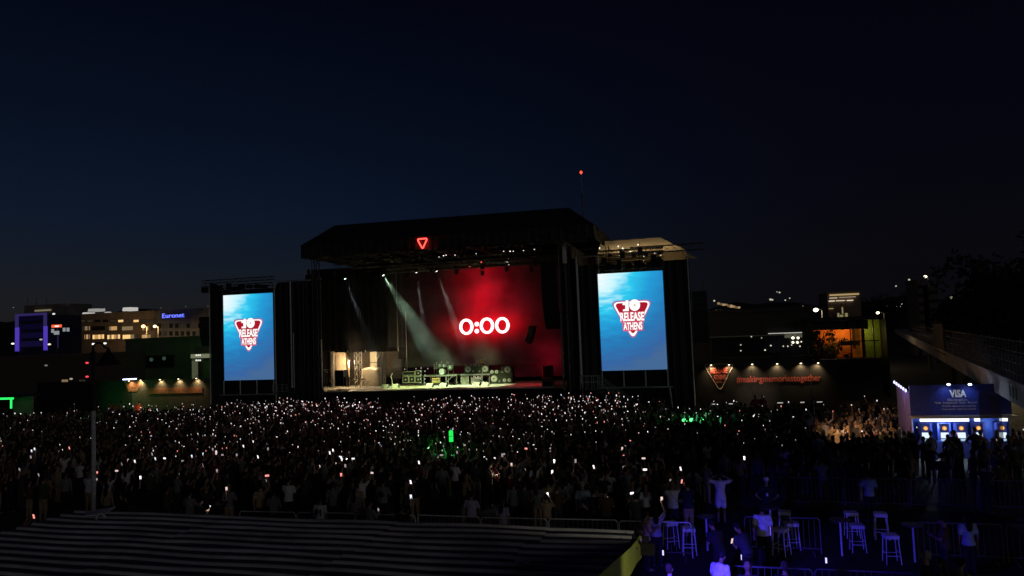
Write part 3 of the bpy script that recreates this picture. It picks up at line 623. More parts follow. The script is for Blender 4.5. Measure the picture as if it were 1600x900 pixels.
MB_ = thing('long_truss', 'long dark truss reaching out right over the right tower', 'truss', (-2, 60, 13.2)); MB().truss((-5.5, 60, 13.25), (.3, 60, 13.25), .5, .03).build('truss_frame', DKSTEEL, MB_)
for k in range(15):
    x = -8.2+k*.35; pz = 12.0-.05*(k % 3)
    tag(MB().tube((x, 60.25, pz+.25), (x, 60.25, pz), .05, n=5).build('cable_tail', BLACK), 'short black cable tail hanging over the right video screen', 'cable', 'cable tails over the right video screen')
# cream canopy behind the right tower
CF = mat('cream_canopy', (.62, .56, .42), .7, scale=1)
_t = CF.node_tree; _b = _t.nodes['Principled BSDF']; _o = [n for n in _t.nodes if n.type == 'OUTPUT_MATERIAL'][0]; _tr = N(_t, 'ShaderNodeBsdfTranslucent'); _tr.inputs[0].default_value = (.6, .52, .36, 1); _mx = N(_t, 'ShaderNodeMixShader'); _mx.inputs[0].default_value = .5
_t.links.new(_b.outputs[0], _mx.inputs[1]); _t.links.new(_tr.outputs[0], _mx.inputs[2]); _t.links.new(_mx.outputs[0], _o.inputs[0])
t = thing('cream_canopy', 'cream tent roof lit from below behind the right screen tower', 'canopy', (-5, 65, 13))
rl = P(956, 377, 66); rr_ = P(1032, 371, 66); er = P(1071, 393, 63)
zE = 13.35
MB().grid(lambda s, q: (rl.x-1+(er.x-rl.x+1)*s + q*((rr_.x-er.x)*s), 63+3*q, zE+(rr_.z-zE)*q-.06*math.sin(q*math.pi)+.02*math.sin(s*25)), 30, 6).build('front_slope', CF, t)
MB().add([(er.x, 63.02, zE), (er.x, 69, zE), (rr_.x, 66, rr_.z)], [(0, 1, 2)]).build('hip_slope', CF, t)
MB().grid(lambda s, q: (rl.x-1+(er.x-rl.x+1)*s+q*((rr_.x-er.x)*s), 69-3*q, zE+(rr_.z-zE)*q), 10, 3).build('rear_slope', CF, t)
MB().box(-8.7, er.x-.02, 62.9, 62.93, 12.2, 13.3).build('valance', CF, t)
MB().add([(er.x+.05, 62.9, 12.6), (er.x+1.0, 62.9, 12.55), (er.x+.1, 62.9, 13.1), (er.x+.05, 62.95, 12.6), (er.x+1.0, 62.95, 12.55), (er.x+.1, 62.95, 13.1)], [(0, 1, 2), (5, 4, 3), (0, 3, 4, 1), (1, 4, 5, 2), (2, 5, 3, 0)]).build('loose_flap', CF, t)
for x in (-8.6, er.x-.1): MB().tube((x, 63.3, 0), (x, 63.3, 13.2), .08, n=6).build('mast', DKSTEEL, t)
for i, (px, py) in enumerate(((966, 385), (973, 388), (997, 382.5), (985, 393), (968.5, 400), (1023, 395), (1032.5, 399), (1006, 401), (1005.5, 407), (986, 413), (937, 387.5), (952, 417))):
    p = P(px, py, 62.3); t2 = thing('rig_lamp', 'tiny bright lamp in the truss rig over the right video screen', 'lamp', p, group='tiny lamps in the rig over the right screen')
    MB().ell((0,0,0), .055, .055, .055, 6, 4).build('bulb', emis('rig_lamp_glow', (1, .95, .8), 2.5, False), t2, world=False); MB().box(-.05, .05, .05, .2, -.04, .04).build('housing', BLACK, t2, world=False)
for i, x in enumerate((-7.0, -4.9, -2.7)):
    t = thing('canopy_flood', 'small floodlight glowing inside the cream canopy, %s one' % ['left', 'middle', 'right'][i], 'floodlight', (x, 64.6, 12.3), group='floodlights under the cream canopy'); MB().box(-.1, .1, -.12, -.02, -.06, .06).build('housing', BLACK, t, world=False); MB().box(-.02, .02, -.4, -.12, -.02, .02).build('arm', BLACK, t, world=False)
    lamp('glow', 'POINT', (0, 0, .15), 70, (1, .74, .42), t, size=.15, world=False)
t = thing('motor_cluster', 'black chain motors and crossbars silhouetted before the cream canopy', 'rig', (-5.6, 61.6, 12.4))
for px, y0, y1, w in ((943, 403, 412, 7), (953, 396, 401, 6), (972, 392, 404, 7), (990, 396, 402, 6), (1000, 385, 398, 7), (1009, 394, 400, 7), (1021, 398, 413, 8), (1030, 392, 398, 6)):
    A_ = P(px-w/2, y1, 61.6); B_ = P(px+w/2, y0, 61.6); MB().box(A_.x, B_.x, 61.6, 61.9, A_.z, B_.z).build('motor_box', BLACK, t); MB().tube(((A_.x+B_.x)/2, 61.7, B_.z), ((A_.x+B_.x)/2, 61.7, B_.z+.5), .02, n=4).build('chain', BLACK, t)
for y in (392, 398, 404, 409): A_ = P(936, y+1.5, 61.75); B_ = P(1036, y-1.5, 61.75); MB().tube((A_.x, 61.95, A_.z), (B_.x, 61.95, A_.z), .035, n=5).build('crossbar', BLACK, t)
for px in (946, 950, 998, 1003): A_ = P(px, 384, 61.8); MB().tube((A_.x, 61.97, 12.1), (A_.x, 61.97, A_.z), .03, n=5).build('hanging_pole', BLACK, t)
# stairs with railing at the right of the stage
t = thing('stage_stairs', 'metal stairs with slanting railing before the right screen', 'stairs', (-8.5, 59.5, 0))
p0 = P(914, 606, 59.4); p1 = P(972, 634, 59.4)
zt = 2.25; x0 = -9.9; x1 = -8.5; x2 = -5.5
MB().box(x0, x1, 59.2, 60.4, zt-.1, zt).build('landing', DKSTEEL, t)
for k in range(9): s = k/9; MB().box(x1+(x2-x1)*s, x1+(x2-x1)*(s+1/9), 59.3, 60.3, zt*(1-s)-.28, zt*(1-s)-.24).build('step', DKSTEEL, t)
for y in (59.22, 60.35):
    for z in (.55, 1.05): MB().tube((x0, y, zt+z), (x1, y, zt+z), .025, n=5).tube((x1, y, zt+z), (x2, y, z), .025, n=5).build('handrail', STEEL, t)
    for k in range(4): MB().tube((x0+(x1-x0)*k/3, y, zt), (x0+(x1-x0)*k/3, y, zt+1.05), .025, n=5).build('rail_post', STEEL, t)
    for k in range(1, 12): s = k/12; MB().tube((x1+(x2-x1)*s, y, zt*(1-s)), (x1+(x2-x1)*s, y, zt*(1-s)+1.05), .012, n=4).build('baluster', STEEL, t)
# small steel gate at left
t = thing('stage_gate', 'small steel guard frame at the foot of the left wing scaffold', 'guard rail', (-38, 60, 2.2))
A_ = P(426, 612, 60); B_ = P(448, 601, 60)
for zz in (0, .5, 1): z = A_.z+(B_.z-A_.z)*zz; MB().tube((A_.x, 60, z), (B_.x, 60, z), .03, n=5).build('rail', STEEL, t)
for k in range(4): x = A_.x+(B_.x-A_.x)*k/3; MB().tube((x, 60, A_.z), (x, 60, B_.z), .03, n=5).build('rail_post', STEEL, t)
# mast with a red light far behind the stage
A_ = P(908, 271, 110); t = thing('radio_mast', 'thin mast with a red warning light behind the stage', 'mast', (A_.x, 110, 0))
MB().truss((A_.x, 110, 0), (A_.x, 110, A_.z-3), .25, .03, step=1).build('lattice', DKSTEEL, t); MB().tube((A_.x, 110, A_.z-3), (A_.x, 110, A_.z), .04, n=5).build('tip', STEEL, t)
MB().ell((A_.x, 110, A_.z+.15), .2, .2, .26, 8, 5).build('warning_light', emis('mast_red', (1, .05, .03), 3), t)
# ================================================================== SURROUNDINGS
FENCEM = mat('dark_hoarding', (.018, .016, .015), .8, scale=2)
WARM = (1, .72, .38)
def wall_lamp(px, py, v, label, group, energy=60, col=WARM, tilt=0.0):
    p = P(px, py, v); t = thing('wall_lamp', label, 'lamp', (p.x, v, p.z), group=group)
    MB().path([(0, .45, -.05), (0, .25, .22), (0, -.05, .2), (0, -.12, .12)], .02, 5).build('arm', BLACK, t, world=False)
    MB().lathe((0, -.12, -.04), [(.17, 0), (.12, .08), (.05, .14)], 10).build('shade', BLACK, t, world=False)
    MB().ell((0, -.12, -.06), .07, .07, .05, 8, 4).build('bulb', emis('warm_bulb%.2f' % col[2], (1, .82 if col[2] < .9 else .9, .5 if col[2] < .9 else 1), 5, False), t, world=False)
    lamp('glow', 'SPOT', (0, -.16, -.12), energy, col, t, target=None, size=.05, spot=125, blend=.9, world=False).rotation_euler = (R(24), R(tilt), 0)
    return t
# right hoarding with emblem and hashtag
hz = 3.85
t = thing('hoarding', 'long dark hoarding with the red emblem and #makingmemoriestogether', 'hoarding', (5, 61, 0))
for k in range(5): MB().box(-.9+k*2.14, -.9+(k+1)*2.14-.015, 61.1, 61.2, 0, hz+.0).build('panel', FENCEM, t)
RP = mat('red_print', (.55, .10, .07), .7, bump=0); WP = mat('pale_print', (.62, .45, .38), .7, bump=0)
e = P(1124, 588, 61.08)
MB().path([(e.x+x, 61.07, e.z+z) for x, z in (lambda q: q+q[:1])(rtri(2.35, 2.15, .36, 0, -.1))], .022, 5).build('emblem_outline', WP, t)
text('lettering', 'RELEASE', (e.x-.65, 61.06, e.z+.24), .44, RP, t, .01, off=.03, w=1.3)
text('lettering', 'ATHENS', (e.x-.46, 61.06, e.z-.26), .38, RP, t, .01, off=.03, w=.94)
text('lettering', 'FESTIVAL', (e.x-.26, 61.06, e.z-.52), .15, RP, t, .01, w=.52)
e2 = P(1151, 596, 61.08); e3 = P(1283, 594, 61.08); text('lettering', '#makingmemoriestogether', (e2.x, 61.05, e2.z-.24), .66, RP, t, .01, off=.012, w=e3.x-e2.x)
nm = ['above the left corner of the emblem', 'above the right corner of the emblem', 'above the hashtag sign', 'above the middle of the hashtag', 'above the end of the hashtag', 'at the right end of the hoarding']
for i, px in enumerate((1111, 1139, 1175, 1214, 1251, 1278)): wall_lamp(px, 569-.02*(px-1111), 61.0, 'wall lamp glowing on the right hoarding, '+nm[i], 'wall lamps on the right hoarding', 95, tilt=0 if i < 5 else 14)
for i, px in enumerate((1115, 1143, 1219, 1255, 1281)):
    p = P(px, 631.5-.02*(px-1115), 60.5); t = thing('ground_light', 'small pale ground light at the foot of the right hoarding', 'lamp', p, group='ground lights at the right hoarding'); MB().box(-.2, .2, -.06, .06, -.03, .03).build('lens', emis('pale_strip', (.8, .8, .75), .55, False), t, world=False); MB().box(-.22, .22, .07, .12, -.05, .05).build('housing', BLACK, t, world=False)
# left hoarding
t = thing('hoarding', 'long dark hoarding with a faint red banner left of the stage', 'hoarding', (-54, 61, 0))
for k in range(9): MB().box(-66+k*2.3, -66+(k+1)*2.3-.015, 61.1, 61.2, 0, 3.8).build('panel', mat('olive_hoarding', (.09, .08, .06), .8) if k > 4 else FENCEM, t)
e = P(208, 602, 61.08); MB().prism([(e.x-1.1, e.z+.5), (e.x+1.1, e.z+.5), (e.x+.5, e.z-.6), (e.x-.5, e.z-.6)], 61.06, 61.08).build('emblem_print', mat('faint_red_print', (.30, .12, .06), .8, var=.5, scale=9), t)
a1 = P(232, 611, 61.05); a2 = P(316, 608, 61.05); MB().box(a1.x, a2.x, 61.05, 61.08, a1.z-.28, a1.z+.28).build('print_band', mat('faint_red_print', (.3,.12,.06), .8), t)
nm = ['second from the left beside the blue tube', 'third from the left', 'fourth from the left', 'rightmost, next to the screen tower']
for i, (px, py) in enumerate(((221, 593), (251, 592), (280, 591), (308, 590))): wall_lamp(px, py, 61.0, 'wall lamp glowing on the left hoarding, '+nm[i], 'wall lamps on the left hoarding', 100 if i else 150, tilt=0 if i else 14)
wall_lamp(203, 594, 60.9, 'leftmost wall lamp on the left hoarding, under the blue tube', 'wall lamps on the left hoarding', 60, tilt=-10)
a1 = P(192, 593, 60.6); a2 = P(213, 592, 60.6); t = thing('tube_light', 'bluish white tube light over the left hoarding', 'lamp', a1); MB().tube((a1.x, 60.6, a1.z), (a2.x, 60.6, a2.z), .06, n=8).build('tube', emis('blue_white', (.55, .6, 1), 4, False), t); MB().box(a1.x, a2.x, 60.66, 60.7, a1.z-.05, a1.z+.1).build('holder', BLACK, t)
# ---- buildings
def window(par, x0, x1, v, z0, z1, lit, mull=2, frame=None, curtain=None):
    f = MB(); w = .06*(1+v/200)
    f.box(x0, x1, v-.10, v+.05, z0, z0+w).box(x0, x1, v-.10, v+.05, z1-w, z1).box(x0, x0+w, v-.10, v+.05, z0+w, z1-w).box(x1-w, x1, v-.10, v+.05, z0+w, z1-w)
    fr = tag(f.build('window', frame or DKSTEEL, par), kind=None)
    off = par.location
    n = mull+1
    for k in range(n):
        a0 = x0+w+(x1-x0-2*w)*k/n; a1_ = x0+w+(x1-x0-2*w)*(k+1)/n-.05
        m_ = lit(k) if callable(lit) else lit
        o = MB().box(a0, a1_, v-.02, v, z0+w, z1-w).build('pane', m_, par); o.parent = fr; o.location = (0, 0, 0)
        o.data.transform(Matrix.Translation((0, 0, 0)))
    return fr
GLASS = mat('dark_glass', (.02, .022, .025), .15, .0, bump=0)
def building(label, x0, x1, v, dep, z1, m, roofh=.4):
    t = thing('building', label, 'building', ((x0+x1)/2, v, 0))
    MB().box(x0, x1, v, v+dep, 0, z1).build('walls', m, t); MB().box(x0-.15, x1+.15, v-.15, v+dep, z1+.003, z1+roofh).build('parapet', m, t); return t
def warm(i): return [emis('window_warm_a', (1, .62, .24), 1.05, False), emis('window_warm_b', (1, .55, .20), .55, False), emis('window_warm_c', (1, .7, .35), .22, False), emis('window_dim', (.8, .6, .4), .03, False)][i]
rw = random.Random(11)
BR = mat('brown_facade', (.22, .16, .12), .8, scale=.3); GRF = mat('grey_facade', (.18, .17, .165), .85, scale=.3)
A_ = P(120, 493, 220); B_ = P(240, 493, 220)
t = building('long brown office block with two rows of warm lit windows', A_.x, B_.x, 220, 18, A_.z, BR)
for y0, y1, xs in ((509, 517, ((128,141),(167,186),(190,208),(222,232))), (522, 530.5, ((131,141),(144,163),(167,188),(191,210),(214,236)))):
    for (a0, a1_) in xs:
        q0 = P(a0, y1, 219.9); q1 = P(a1_, y0, 219.9); br = rw.choice([0, 0, 1]) if y0 > 515 else rw.choice([1, 2, 1])
        window(t, q0.x, q1.x, 220, q0.z, q1.z, lambda k, br=br: warm(min(3, br+rw.choice([0, 0, 1, 2]))), 5)
for px0, px1 in ((143, 164), (236, 239)): q0 = P(px0, 517, 219.9); q1 = P(px1, 509, 219.9); window(t, q0.x, q1.x, 220, q0.z, q1.z, GLASS, 4)
for px0 in range(124, 236, 12): q0 = P(px0, 504, 219.9); q1 = P(px0+9, 499, 219.9); window(t, q0.x, q1.x, 220, q0.z, q1.z, warm(0) if px0 in (184, 208) else (warm(3) if rw.random() < .4 else GLASS), 1)
for px0, px1, y0, y1, s in ((128, 135, 488, 494, .5), (137, 151, 482, 487, .3), (191, 203, 480, 486, .5), (201, 215, 486, 491, .45)):
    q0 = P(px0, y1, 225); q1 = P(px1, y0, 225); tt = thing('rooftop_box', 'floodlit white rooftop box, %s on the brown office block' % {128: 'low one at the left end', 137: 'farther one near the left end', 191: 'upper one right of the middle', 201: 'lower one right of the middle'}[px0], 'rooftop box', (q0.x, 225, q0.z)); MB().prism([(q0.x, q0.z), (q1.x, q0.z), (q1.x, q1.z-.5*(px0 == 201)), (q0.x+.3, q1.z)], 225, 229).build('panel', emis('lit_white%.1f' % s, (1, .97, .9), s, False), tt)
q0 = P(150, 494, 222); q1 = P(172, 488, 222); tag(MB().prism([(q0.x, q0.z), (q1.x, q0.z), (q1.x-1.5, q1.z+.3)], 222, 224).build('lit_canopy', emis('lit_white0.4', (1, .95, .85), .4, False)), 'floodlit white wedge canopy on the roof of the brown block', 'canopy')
A_ = P(240, 487, 222); B_ = P(330, 487, 222)
t = building('grey office block carrying the blue lit rooftop name', A_.x+.2, B_.x, 222, 20, A_.z, GRF)
for y0, y1 in ((505, 513), (517, 525), (529, 537)):
    for px0 in range(246, 326, 9): q0 = P(px0, y1, 221.9); q1 = P(px0+6, y0, 221.9); window(t, q0.x, q1.x, 222, q0.z, q1.z, warm(3) if rw.random() < .25 else GLASS, 1)
a0 = P(254, 498, 219); a1_ = P(288, 490, 219); t = thing('rooftop_sign', 'blue glowing company name on the roof of the grey block', 'sign', (a0.x, 219, a0.z))
text('lettering', 'Euronet', (a0.x, 218.9, a0.z+.2), 1.55, emis('sign_blue_core', (.16, .20, 1), 1.7, False), t, .1, off=.0, w=a1_.x-a0.x)
text('letter_glow', 'Euronet', (a0.x-.1, 219.1, a0.z+.1), 1.6, emis('sign_blue', (.01, .01, .6), .5, False), t, .1, off=.03, w=a1_.x-a0.x+.2)
MB().box(a0.x, a1_.x, 219.6, 219.8, a0.z-.4, a0.z-.2).build('frame', DKSTEEL, t)
# street lights among the far buildings
def street_light(px, py, v, base, label, energy, r=.25, col=(1, .72, .35), grp=None, s=6):
    p = P(px, py, v); q = P(px, base, v)
    t = thing('street_light', label, 'street light', (p.x, v, 0), group=grp)
    MB().tube((p.x, v, 0), (p.x, v, p.z), .12, .08, n=6).build('pole', mat('lit_pole', (.28, .24, .18), .6) if v > 150 else DKSTEEL, t)
    MB().tube((p.x, v, p.z), (p.x-.9, v-.3, p.z+.15), .06, n=5).build('arm', DKSTEEL, t); MB().ell((p.x-.9, v-.4, p.z+.05), r*1.3, r, r, 8, 5).build('lantern', emis('lantern%.2f%.1f' % (col[2], s), col, s, False), t)
    if energy: lamp('glow', 'POINT', (p.x-.9, v-1.2, p.z-.3), energy, col, t, size=.3)
    return t
SLG = 'street lights among the far buildings'
street_light(229, 510, 205, 535, 'leftmost and brightest of the paired street lights before the office blocks', 3500, .55, (1, .6, .22), grp=SLG, s=4); street_light(247, 510, 205, 535, 'right one of the paired street lights before the office blocks', 3000, .45, (1, .75, .4), grp=SLG, s=4)
# purple framed building
A_ = P(25, 491, 160); B_ = P(73, 490, 160); BZ = P(27, 546, 160).z
t = thing('framed_building', 'dark building outlined by a glowing violet frame at far left', 'building', ((A_.x+B_.x)/2, 160, 0))
MB().box(A_.x+.6, B_.x-.6, 160.2, 172, 0, A_.z-.5).build('walls', mat('violet_dark_wall', (.05, .05, .09), .5), t)
VM = emis('violet_frame_low', (.13, .07, .75), .55, False); VU = emis('violet_frame_high', (.12, .08, .45), .22, False); zm = A_.z*.62+BZ*.38
for x0 in (A_.x, B_.x-.8): MB().box(x0, x0+.9, 159.7, 160.2, BZ-.5, zm).build('glowing_post', VM, t); MB().box(x0, x0+.7, 159.7, 160.2, zm+.003, A_.z).build('glowing_post', VU, t)
MB().box(A_.x+.7, B_.x-.8, 159.7, 160.2, A_.z-.6, A_.z).build('glowing_beam', VU, t)
for k in range(4):
    z = BZ+.6+k*2.3; MB().box(A_.x+1.2, B_.x-1.2, 160.05, 160.19, z, z+1.5).build('window_band', emis('violet_glass%d' % k, (.05, .035, .26), (.10, .07, .05, .035)[k], False), t)
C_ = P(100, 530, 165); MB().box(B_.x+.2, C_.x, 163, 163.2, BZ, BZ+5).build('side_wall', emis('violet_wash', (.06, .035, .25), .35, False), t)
A_ = P(38, 484, 230); B_ = P(104, 475, 230); t = building('low grey block with a lit terrace behind the violet building', A_.x, B_.x, 230, 12, (A_.z+B_.z)/2+.5, GRF); q0 = P(55, 487, 229.7); q1 = P(80, 483, 229.7); MB().box(q0.x, q1.x, 229.4, 229.7, q0.z, q1.z).build('lit_terrace', emis('terrace', (.75, .65, .4), .22, False), t)
for px in (43, 57, 73): p0 = P(px, 475, 231); tag(rod((p0.x, 231, p0.z-1), (p0.x, 231, p0.z+2.6), .12, 'antenna', DKSTEEL, None), 'thin antenna standing on the low grey block, %s' % {43: 'leftmost', 57: 'middle', 73: 'rightmost'}[px], 'antenna', 'antennas on the low grey block')
# sign cluster right of the violet building
p = P(88, 512, 150); t = thing('roadside_sign', 'red and white lit roadside sign beside the violet building', 'sign', (p.x, 150, 0))
q0 = P(81, 512, 150); q1 = P(96, 507, 150); MB().box(q0.x, q1.x, 149.9, 150.1, q0.z, q1.z).build('red_panel', emis('sign_red', (1, .12, .04), 1.2, False), t); q0 = P(86, 511, 149.8); q1 = P(92, 508.5, 149.8); MB().box(q0.x, q1.x, 149.7, 149.85, q0.z, q1.z).build('white_panel', emis('sign_white', (1, .9, .85), 1.1, False), t)
for x0, y0, x1, y1 in ((80, 514, 84, 520), (84, 517, 92, 523), (98, 512, 102, 518), (104, 512, 108, 518)): q0 = P(x0, y1, 150); q1 = P(x1, y0, 150); MB().box(q0.x, q1.x, 150, 150.1, q0.z, q1.z).build('small_panel', emis('sign_grey', (.7, .75, .8), .35, False), t)
MB().tube((p.x, 150.2, 0), (p.x, 150.2, p.z), .1, n=6).build('post', DKSTEEL, t)
# mid-distance green-lit building
GB = mat('green_painted_wall', (.13, .18, .11), .9, scale=.4)
A_ = P(172, 533, 95); B_ = P(335, 529, 95)
t = thing('green_building', 'low building washed in dim green light behind the left hoarding', 'building', ((A_.x+B_.x)/2, 95, 0))
MB().box(P(196, 533, 95).x, B_.x, 95, 104, 0, A_.z).build('walls', GB, t); MB().box(P(196, 533, 95).x-.1, B_.x+.1, 94.8, 104, A_.z+.003, A_.z+.25).build('parapet', GB, t)
MB().box(P(120, 533, 95).x, P(196, 533, 95).x, 96, 104, 0, A_.z-2.2).build('side_wing', mat('brown_wing', (.2, .16, .12), .9), t)
q0 = P(227, 576, 95); q1 = P(273, 554, 95); window(t, q0.x, q1.x, 95, q0.z, q1.z, GLASS, 1)
for px, py in ((236, 562), (256, 560)): q = P(px, py, 94.85); MB().ell((q.x, 94.9, q.z), .35, .1, .3, 8, 4).build('painted_reflection', emis('green_dim', (.12, .22, .14), .25, False), t)  # glowing blobs stand in for lamp reflections in the window glass
for px, py in ((212, 565), (213, 572)): q = P(px, py, 94.8); MB().ell((q.x, 94.8, q.z), .25, .2, .18, 8, 4).build('wall_light', emis('grey_dim', (.4, .45, .35), .25, False), t)
q0 = P(298, 561, 93); q1 = P(330, 552.5, 93); tt = thing('lit_signboard', 'pale lit signboard beside the left screen tower', 'signboard', (q0.x, 93, q0.z))
MB().box(q0.x, q1.x, 93, 93.1, q0.z+.1, q1.z).build('board', emis('pale_board', (.55, .6, .35), .30, False), tt); MB().box(q0.x, q1.x, 93, 93.15, q0.z-.3, q0.z+.0).build('lower_board', DKSTEEL, tt)
for i in range(6): q = P(307+3*(i % 3), 555+8*(i//3), 92.9); MB().ell((q.x, 92.85, q.z), .13, .1, .13, 6, 4).build('lamp', emis('white_dot', (1, 1, .9), 1.0, False), tt)
q = P(303, 575, 93); MB().box(q.x-.35, q.x+.6, 93, 93.1, 2.0, q.z+1.3).build('lit_door', emis('pale_door', (.3, .32, .18), .22, False), tt)
t = thing('green_floodlight', 'green floodlight behind the crowd washing the left buildings', 'floodlight', (-69, 83, .3)); MB().box(-.25, .25, -.15, .15, 0, .35).build('housing', BLACK, t, world=False)
lamp('glow', 'SPOT', (0, .2, .4), 130, (.16, 1, .16), t, target=(-5, 12, 5.4), size=.2, spot=100, blend=1, world=False)
t = thing('green_floodlight', 'green floodlight washing the dark fence by the lamp post', 'floodlight', (P(118, 640, 57).x, 56, 0)); MB().box(-.2, .2, -.15, .15, 0, .35).build('housing', BLACK, t, world=False)
lamp('glow', 'SPOT', (0, .2, .45), 260, (.05, 1, .15), t, target=(2.5, 5, 2.2), size=.2, spot=100, blend=1, world=False)
A_ = P(0, 545, 88); B_ = P(170, 545, 88); t = building('long low dark warehouse at the left behind the crowd', A_.x-30, B_.x, 88, 20, P(60, 560, 88).z, mat('dark_brown_wall', (.13, .10, .08), .9))
for px0 in (95, 122): q0 = P(px0, 607, 87.9); q1 = P(px0+12, 592, 87.9); window(t, q0.x, q1.x, 88, q0.z, q1.z, warm(2) if px0 == 95 else warm(3), 1)
for px, py, c_, s in ((20, 537, (1, .9, .7), 1.6), (77, 538, (1, .85, .6), 1.2), (146, 537.5, (1, 1, .95), 1.6), (164, 536.5, (1, 1, .9), 1.3), (136, 588.5, (1, .06, .08), 1.3), (111, 592, (.7, .6, .45), .6), (136, 567, (.7, .65, .6), .35), (64, 530.5, (.8, .75, .65), .5), (72, 571, (.6, .6, .6), .25), (84, 490.5, (1, 1, 1), .9)):
    p = P(px, py, 84 if py > 530 else 200); k_ = 1 if py > 530 else 2.2
    t = thing('small_lamp', 'small %s lamp glowing among the left buildings' % ('red' if c_[1] < .1 else 'white' if c_[2] > .88 else 'yellowish'), 'lamp', p, group='small lamps among the left buildings'); MB().ell((0,0,0), .3*k_, .1, .13*k_, 8, 4).build('glass', emis('far_lamp%d' % px, c_, s, False), t, world=False); MB().box(-.1, .1, .1, .3, -.1, .1).build('housing', BLACK, t, world=False)
# green booth at the left edge
A_ = P(-12, 636, 52); B_ = P(20, 622, 52); t = thing('green_booth', 'small booth outlined in bright green light at the left edge', 'booth', ((A_.x+B_.x)/2, 52, 0))
GN = emis('green_neon', (.03, 1, .15), 1.3, False); MB().box(A_.x, B_.x, 52, 52.1, B_.z-.12, B_.z+.05).build('lit_fascia', GN, t); MB().box(B_.x-.30, B_.x-.18, 52, 52.1, B_.z-.9, B_.z-.13).build('lit_post', GN, t); MB().box(A_.x, B_.x+.8, 51.9, 54, B_.z+.06, B_.z+.2).build('roof', BLACK, t); MB().box(A_.x, B_.x, 54, 54.1, 0, B_.z).build('rear_wall', mat('booth_wall', (.3, .25, .22), .8), t); MB().box(A_.x, B_.x-.3, 52.2, 52.7, 0, 1.0).build('counter', BLACK, t)
lamp('glow', 'POINT', ((A_.x+B_.x)/2, 51.6, B_.z-.3), .7, (.05, 1, .2), t, size=.2)
# ---- right side: dark hall with glazed room, striped hotel, far lamps
A_ = P(1105, 493, 75); B_ = P(1268, 484, 75)
t = building('long dark flat-roofed hall behind the right hoarding', A_.x-2, B_.x, 75, 18, A_.z+.1, mat('near_black_wall', (.03, .03, .032), .6))
q0 = P(1112, 560, 75); q1 = P(1262, 522, 75); window(t, q0.x, q1.x, 75, q0.z, q1.z, GLASS, 6)
q0 = P(1092, 524.5, 74.8); q1 = P(1253, 519, 74.8); MB().box(q0.x, q1.x, 74.6, 74.8, q1.z-.22, q1.z-.14).build('pale_ledge', STEEL, t)
q0 = P(1226, 528, 74.7); q1 = P(1253, 520, 74.7); MB().box(q0.x, q1.x, 74.65, 74.7, q0.z, q1.z).build('lit_panel', emis('panel_grey', (.5, .48, .35), .16, False), t); MB().box(P(1200, 520, 74.7).x, q1.x, 74.55, 74.64, q1.z, q1.z+.07).build('lit_edge', emis('edge_white', (.8, .8, .7), .6, False), t)
for i, (px, py, s) in enumerate(((1157.5, 539, .5), (1157.5, 548, .6), (1204.5, 540, .9), (1195.5, 547, 1.0), (1174, 526, .5), (1190, 528, .3), (1239, 528, 3), (1247, 528, 2), (1239, 535, 1.6), (1246, 535, 1.6), (1252, 534, 1), (1224, 541, .6), (1231, 541, .7), (1250, 541, .8), (1237, 539, .5))):
    p = P(px, py, 74.3); tt = thing('string_lamp', 'small round lamp glowing before the dark right hall', 'lamp', p, group='round lamps before the dark hall')
    MB().ell((0,0,0), .13 if s > 1.2 else .07, .1, .12 if s > 1.2 else .07, 8, 5).build('globe', emis('globe%.1f' % s, (1, .93, .72), s, False), tt, world=False); MB().box(-.03, .03, .1, .14, -.02, .3).build('bracket', BLACK, tt, world=False)
# glazed room: seen through real glass, orange wall, green-yellow wall, tree
A_ = P(1270, 565, 73); B_ = P(1371, 499, 73); D_ = P(1342, 560, 76)
t = thing('glazed_room', 'glass fronted room with orange and yellow-green lit walls', 'building', ((A_.x+B_.x)/2, 73, 0))
zb, zt_ = A_.z+.25, B_.z
MB().box(A_.x, B_.x, 73, 77, 0, zb-.1).build('base', BLACK, t); MB().box(A_.x-.3, B_.x, 72.6, 78, zt_, zt_+.35).build('roof', BLACK, t)
MB().box(A_.x, B_.x-.1, 72.8, 72.95, zb-.12, zb-.04).build('sill', STEEL, t)
gx = P(1347, 540, 76.5).x
MB().box(A_.x, gx, 76.5, 76.6, zb-.1, zt_-.8).build('orange_wall', mat('orange_wall', (.75, .26, .05), .8, var=.35, scale=1.2), t)
MB().box(B_.x+.65, B_.x+.75, 73, 77, 0, zt_).build('end_wall', BLACK, t); MB().box(gx+.05, B_.x+.6, 75.2, 75.3, zb-.1, zt_).build('green_wall', mat('yellow_green_wall', (.45, .48, .08), .7), t)
MB().box(A_.x, gx, 73.2, 77, zt_-.79, zt_-.02).build('ceiling', BLACK, t)
for px in (1330, 1347.5, 1366): q = P(px, 540, 73); MB().box(q.x-.045, q.x+.045, 72.9, 73.02, zb, zt_).build('mullion', BLACK, t)
q = P(1330, 533, 73); MB().box(A_.x+3, B_.x, 72.88, 72.9, q.z-.06, q.z+.04).build('transom', BLACK, t)
q0 = P(1312, 533, 75); q1 = P(1342, 539, 75); MB().box(q0.x, q1.x, 74.5, 75.5, q1.z, q0.z).build('table', mat('dark_brown', (.06, .03, .02), .7), t)
for k, px in enumerate((1325, 1334, 1340)): q = P(px, 525, 76.3); MB().box(q.x-.15, q.x+.12, 76.2, 76.3, q.z-1.2, q.z+.9).build('dark_column', mat('dark_brown', (.06,.03,.02), .7), t) if k == 1 else None
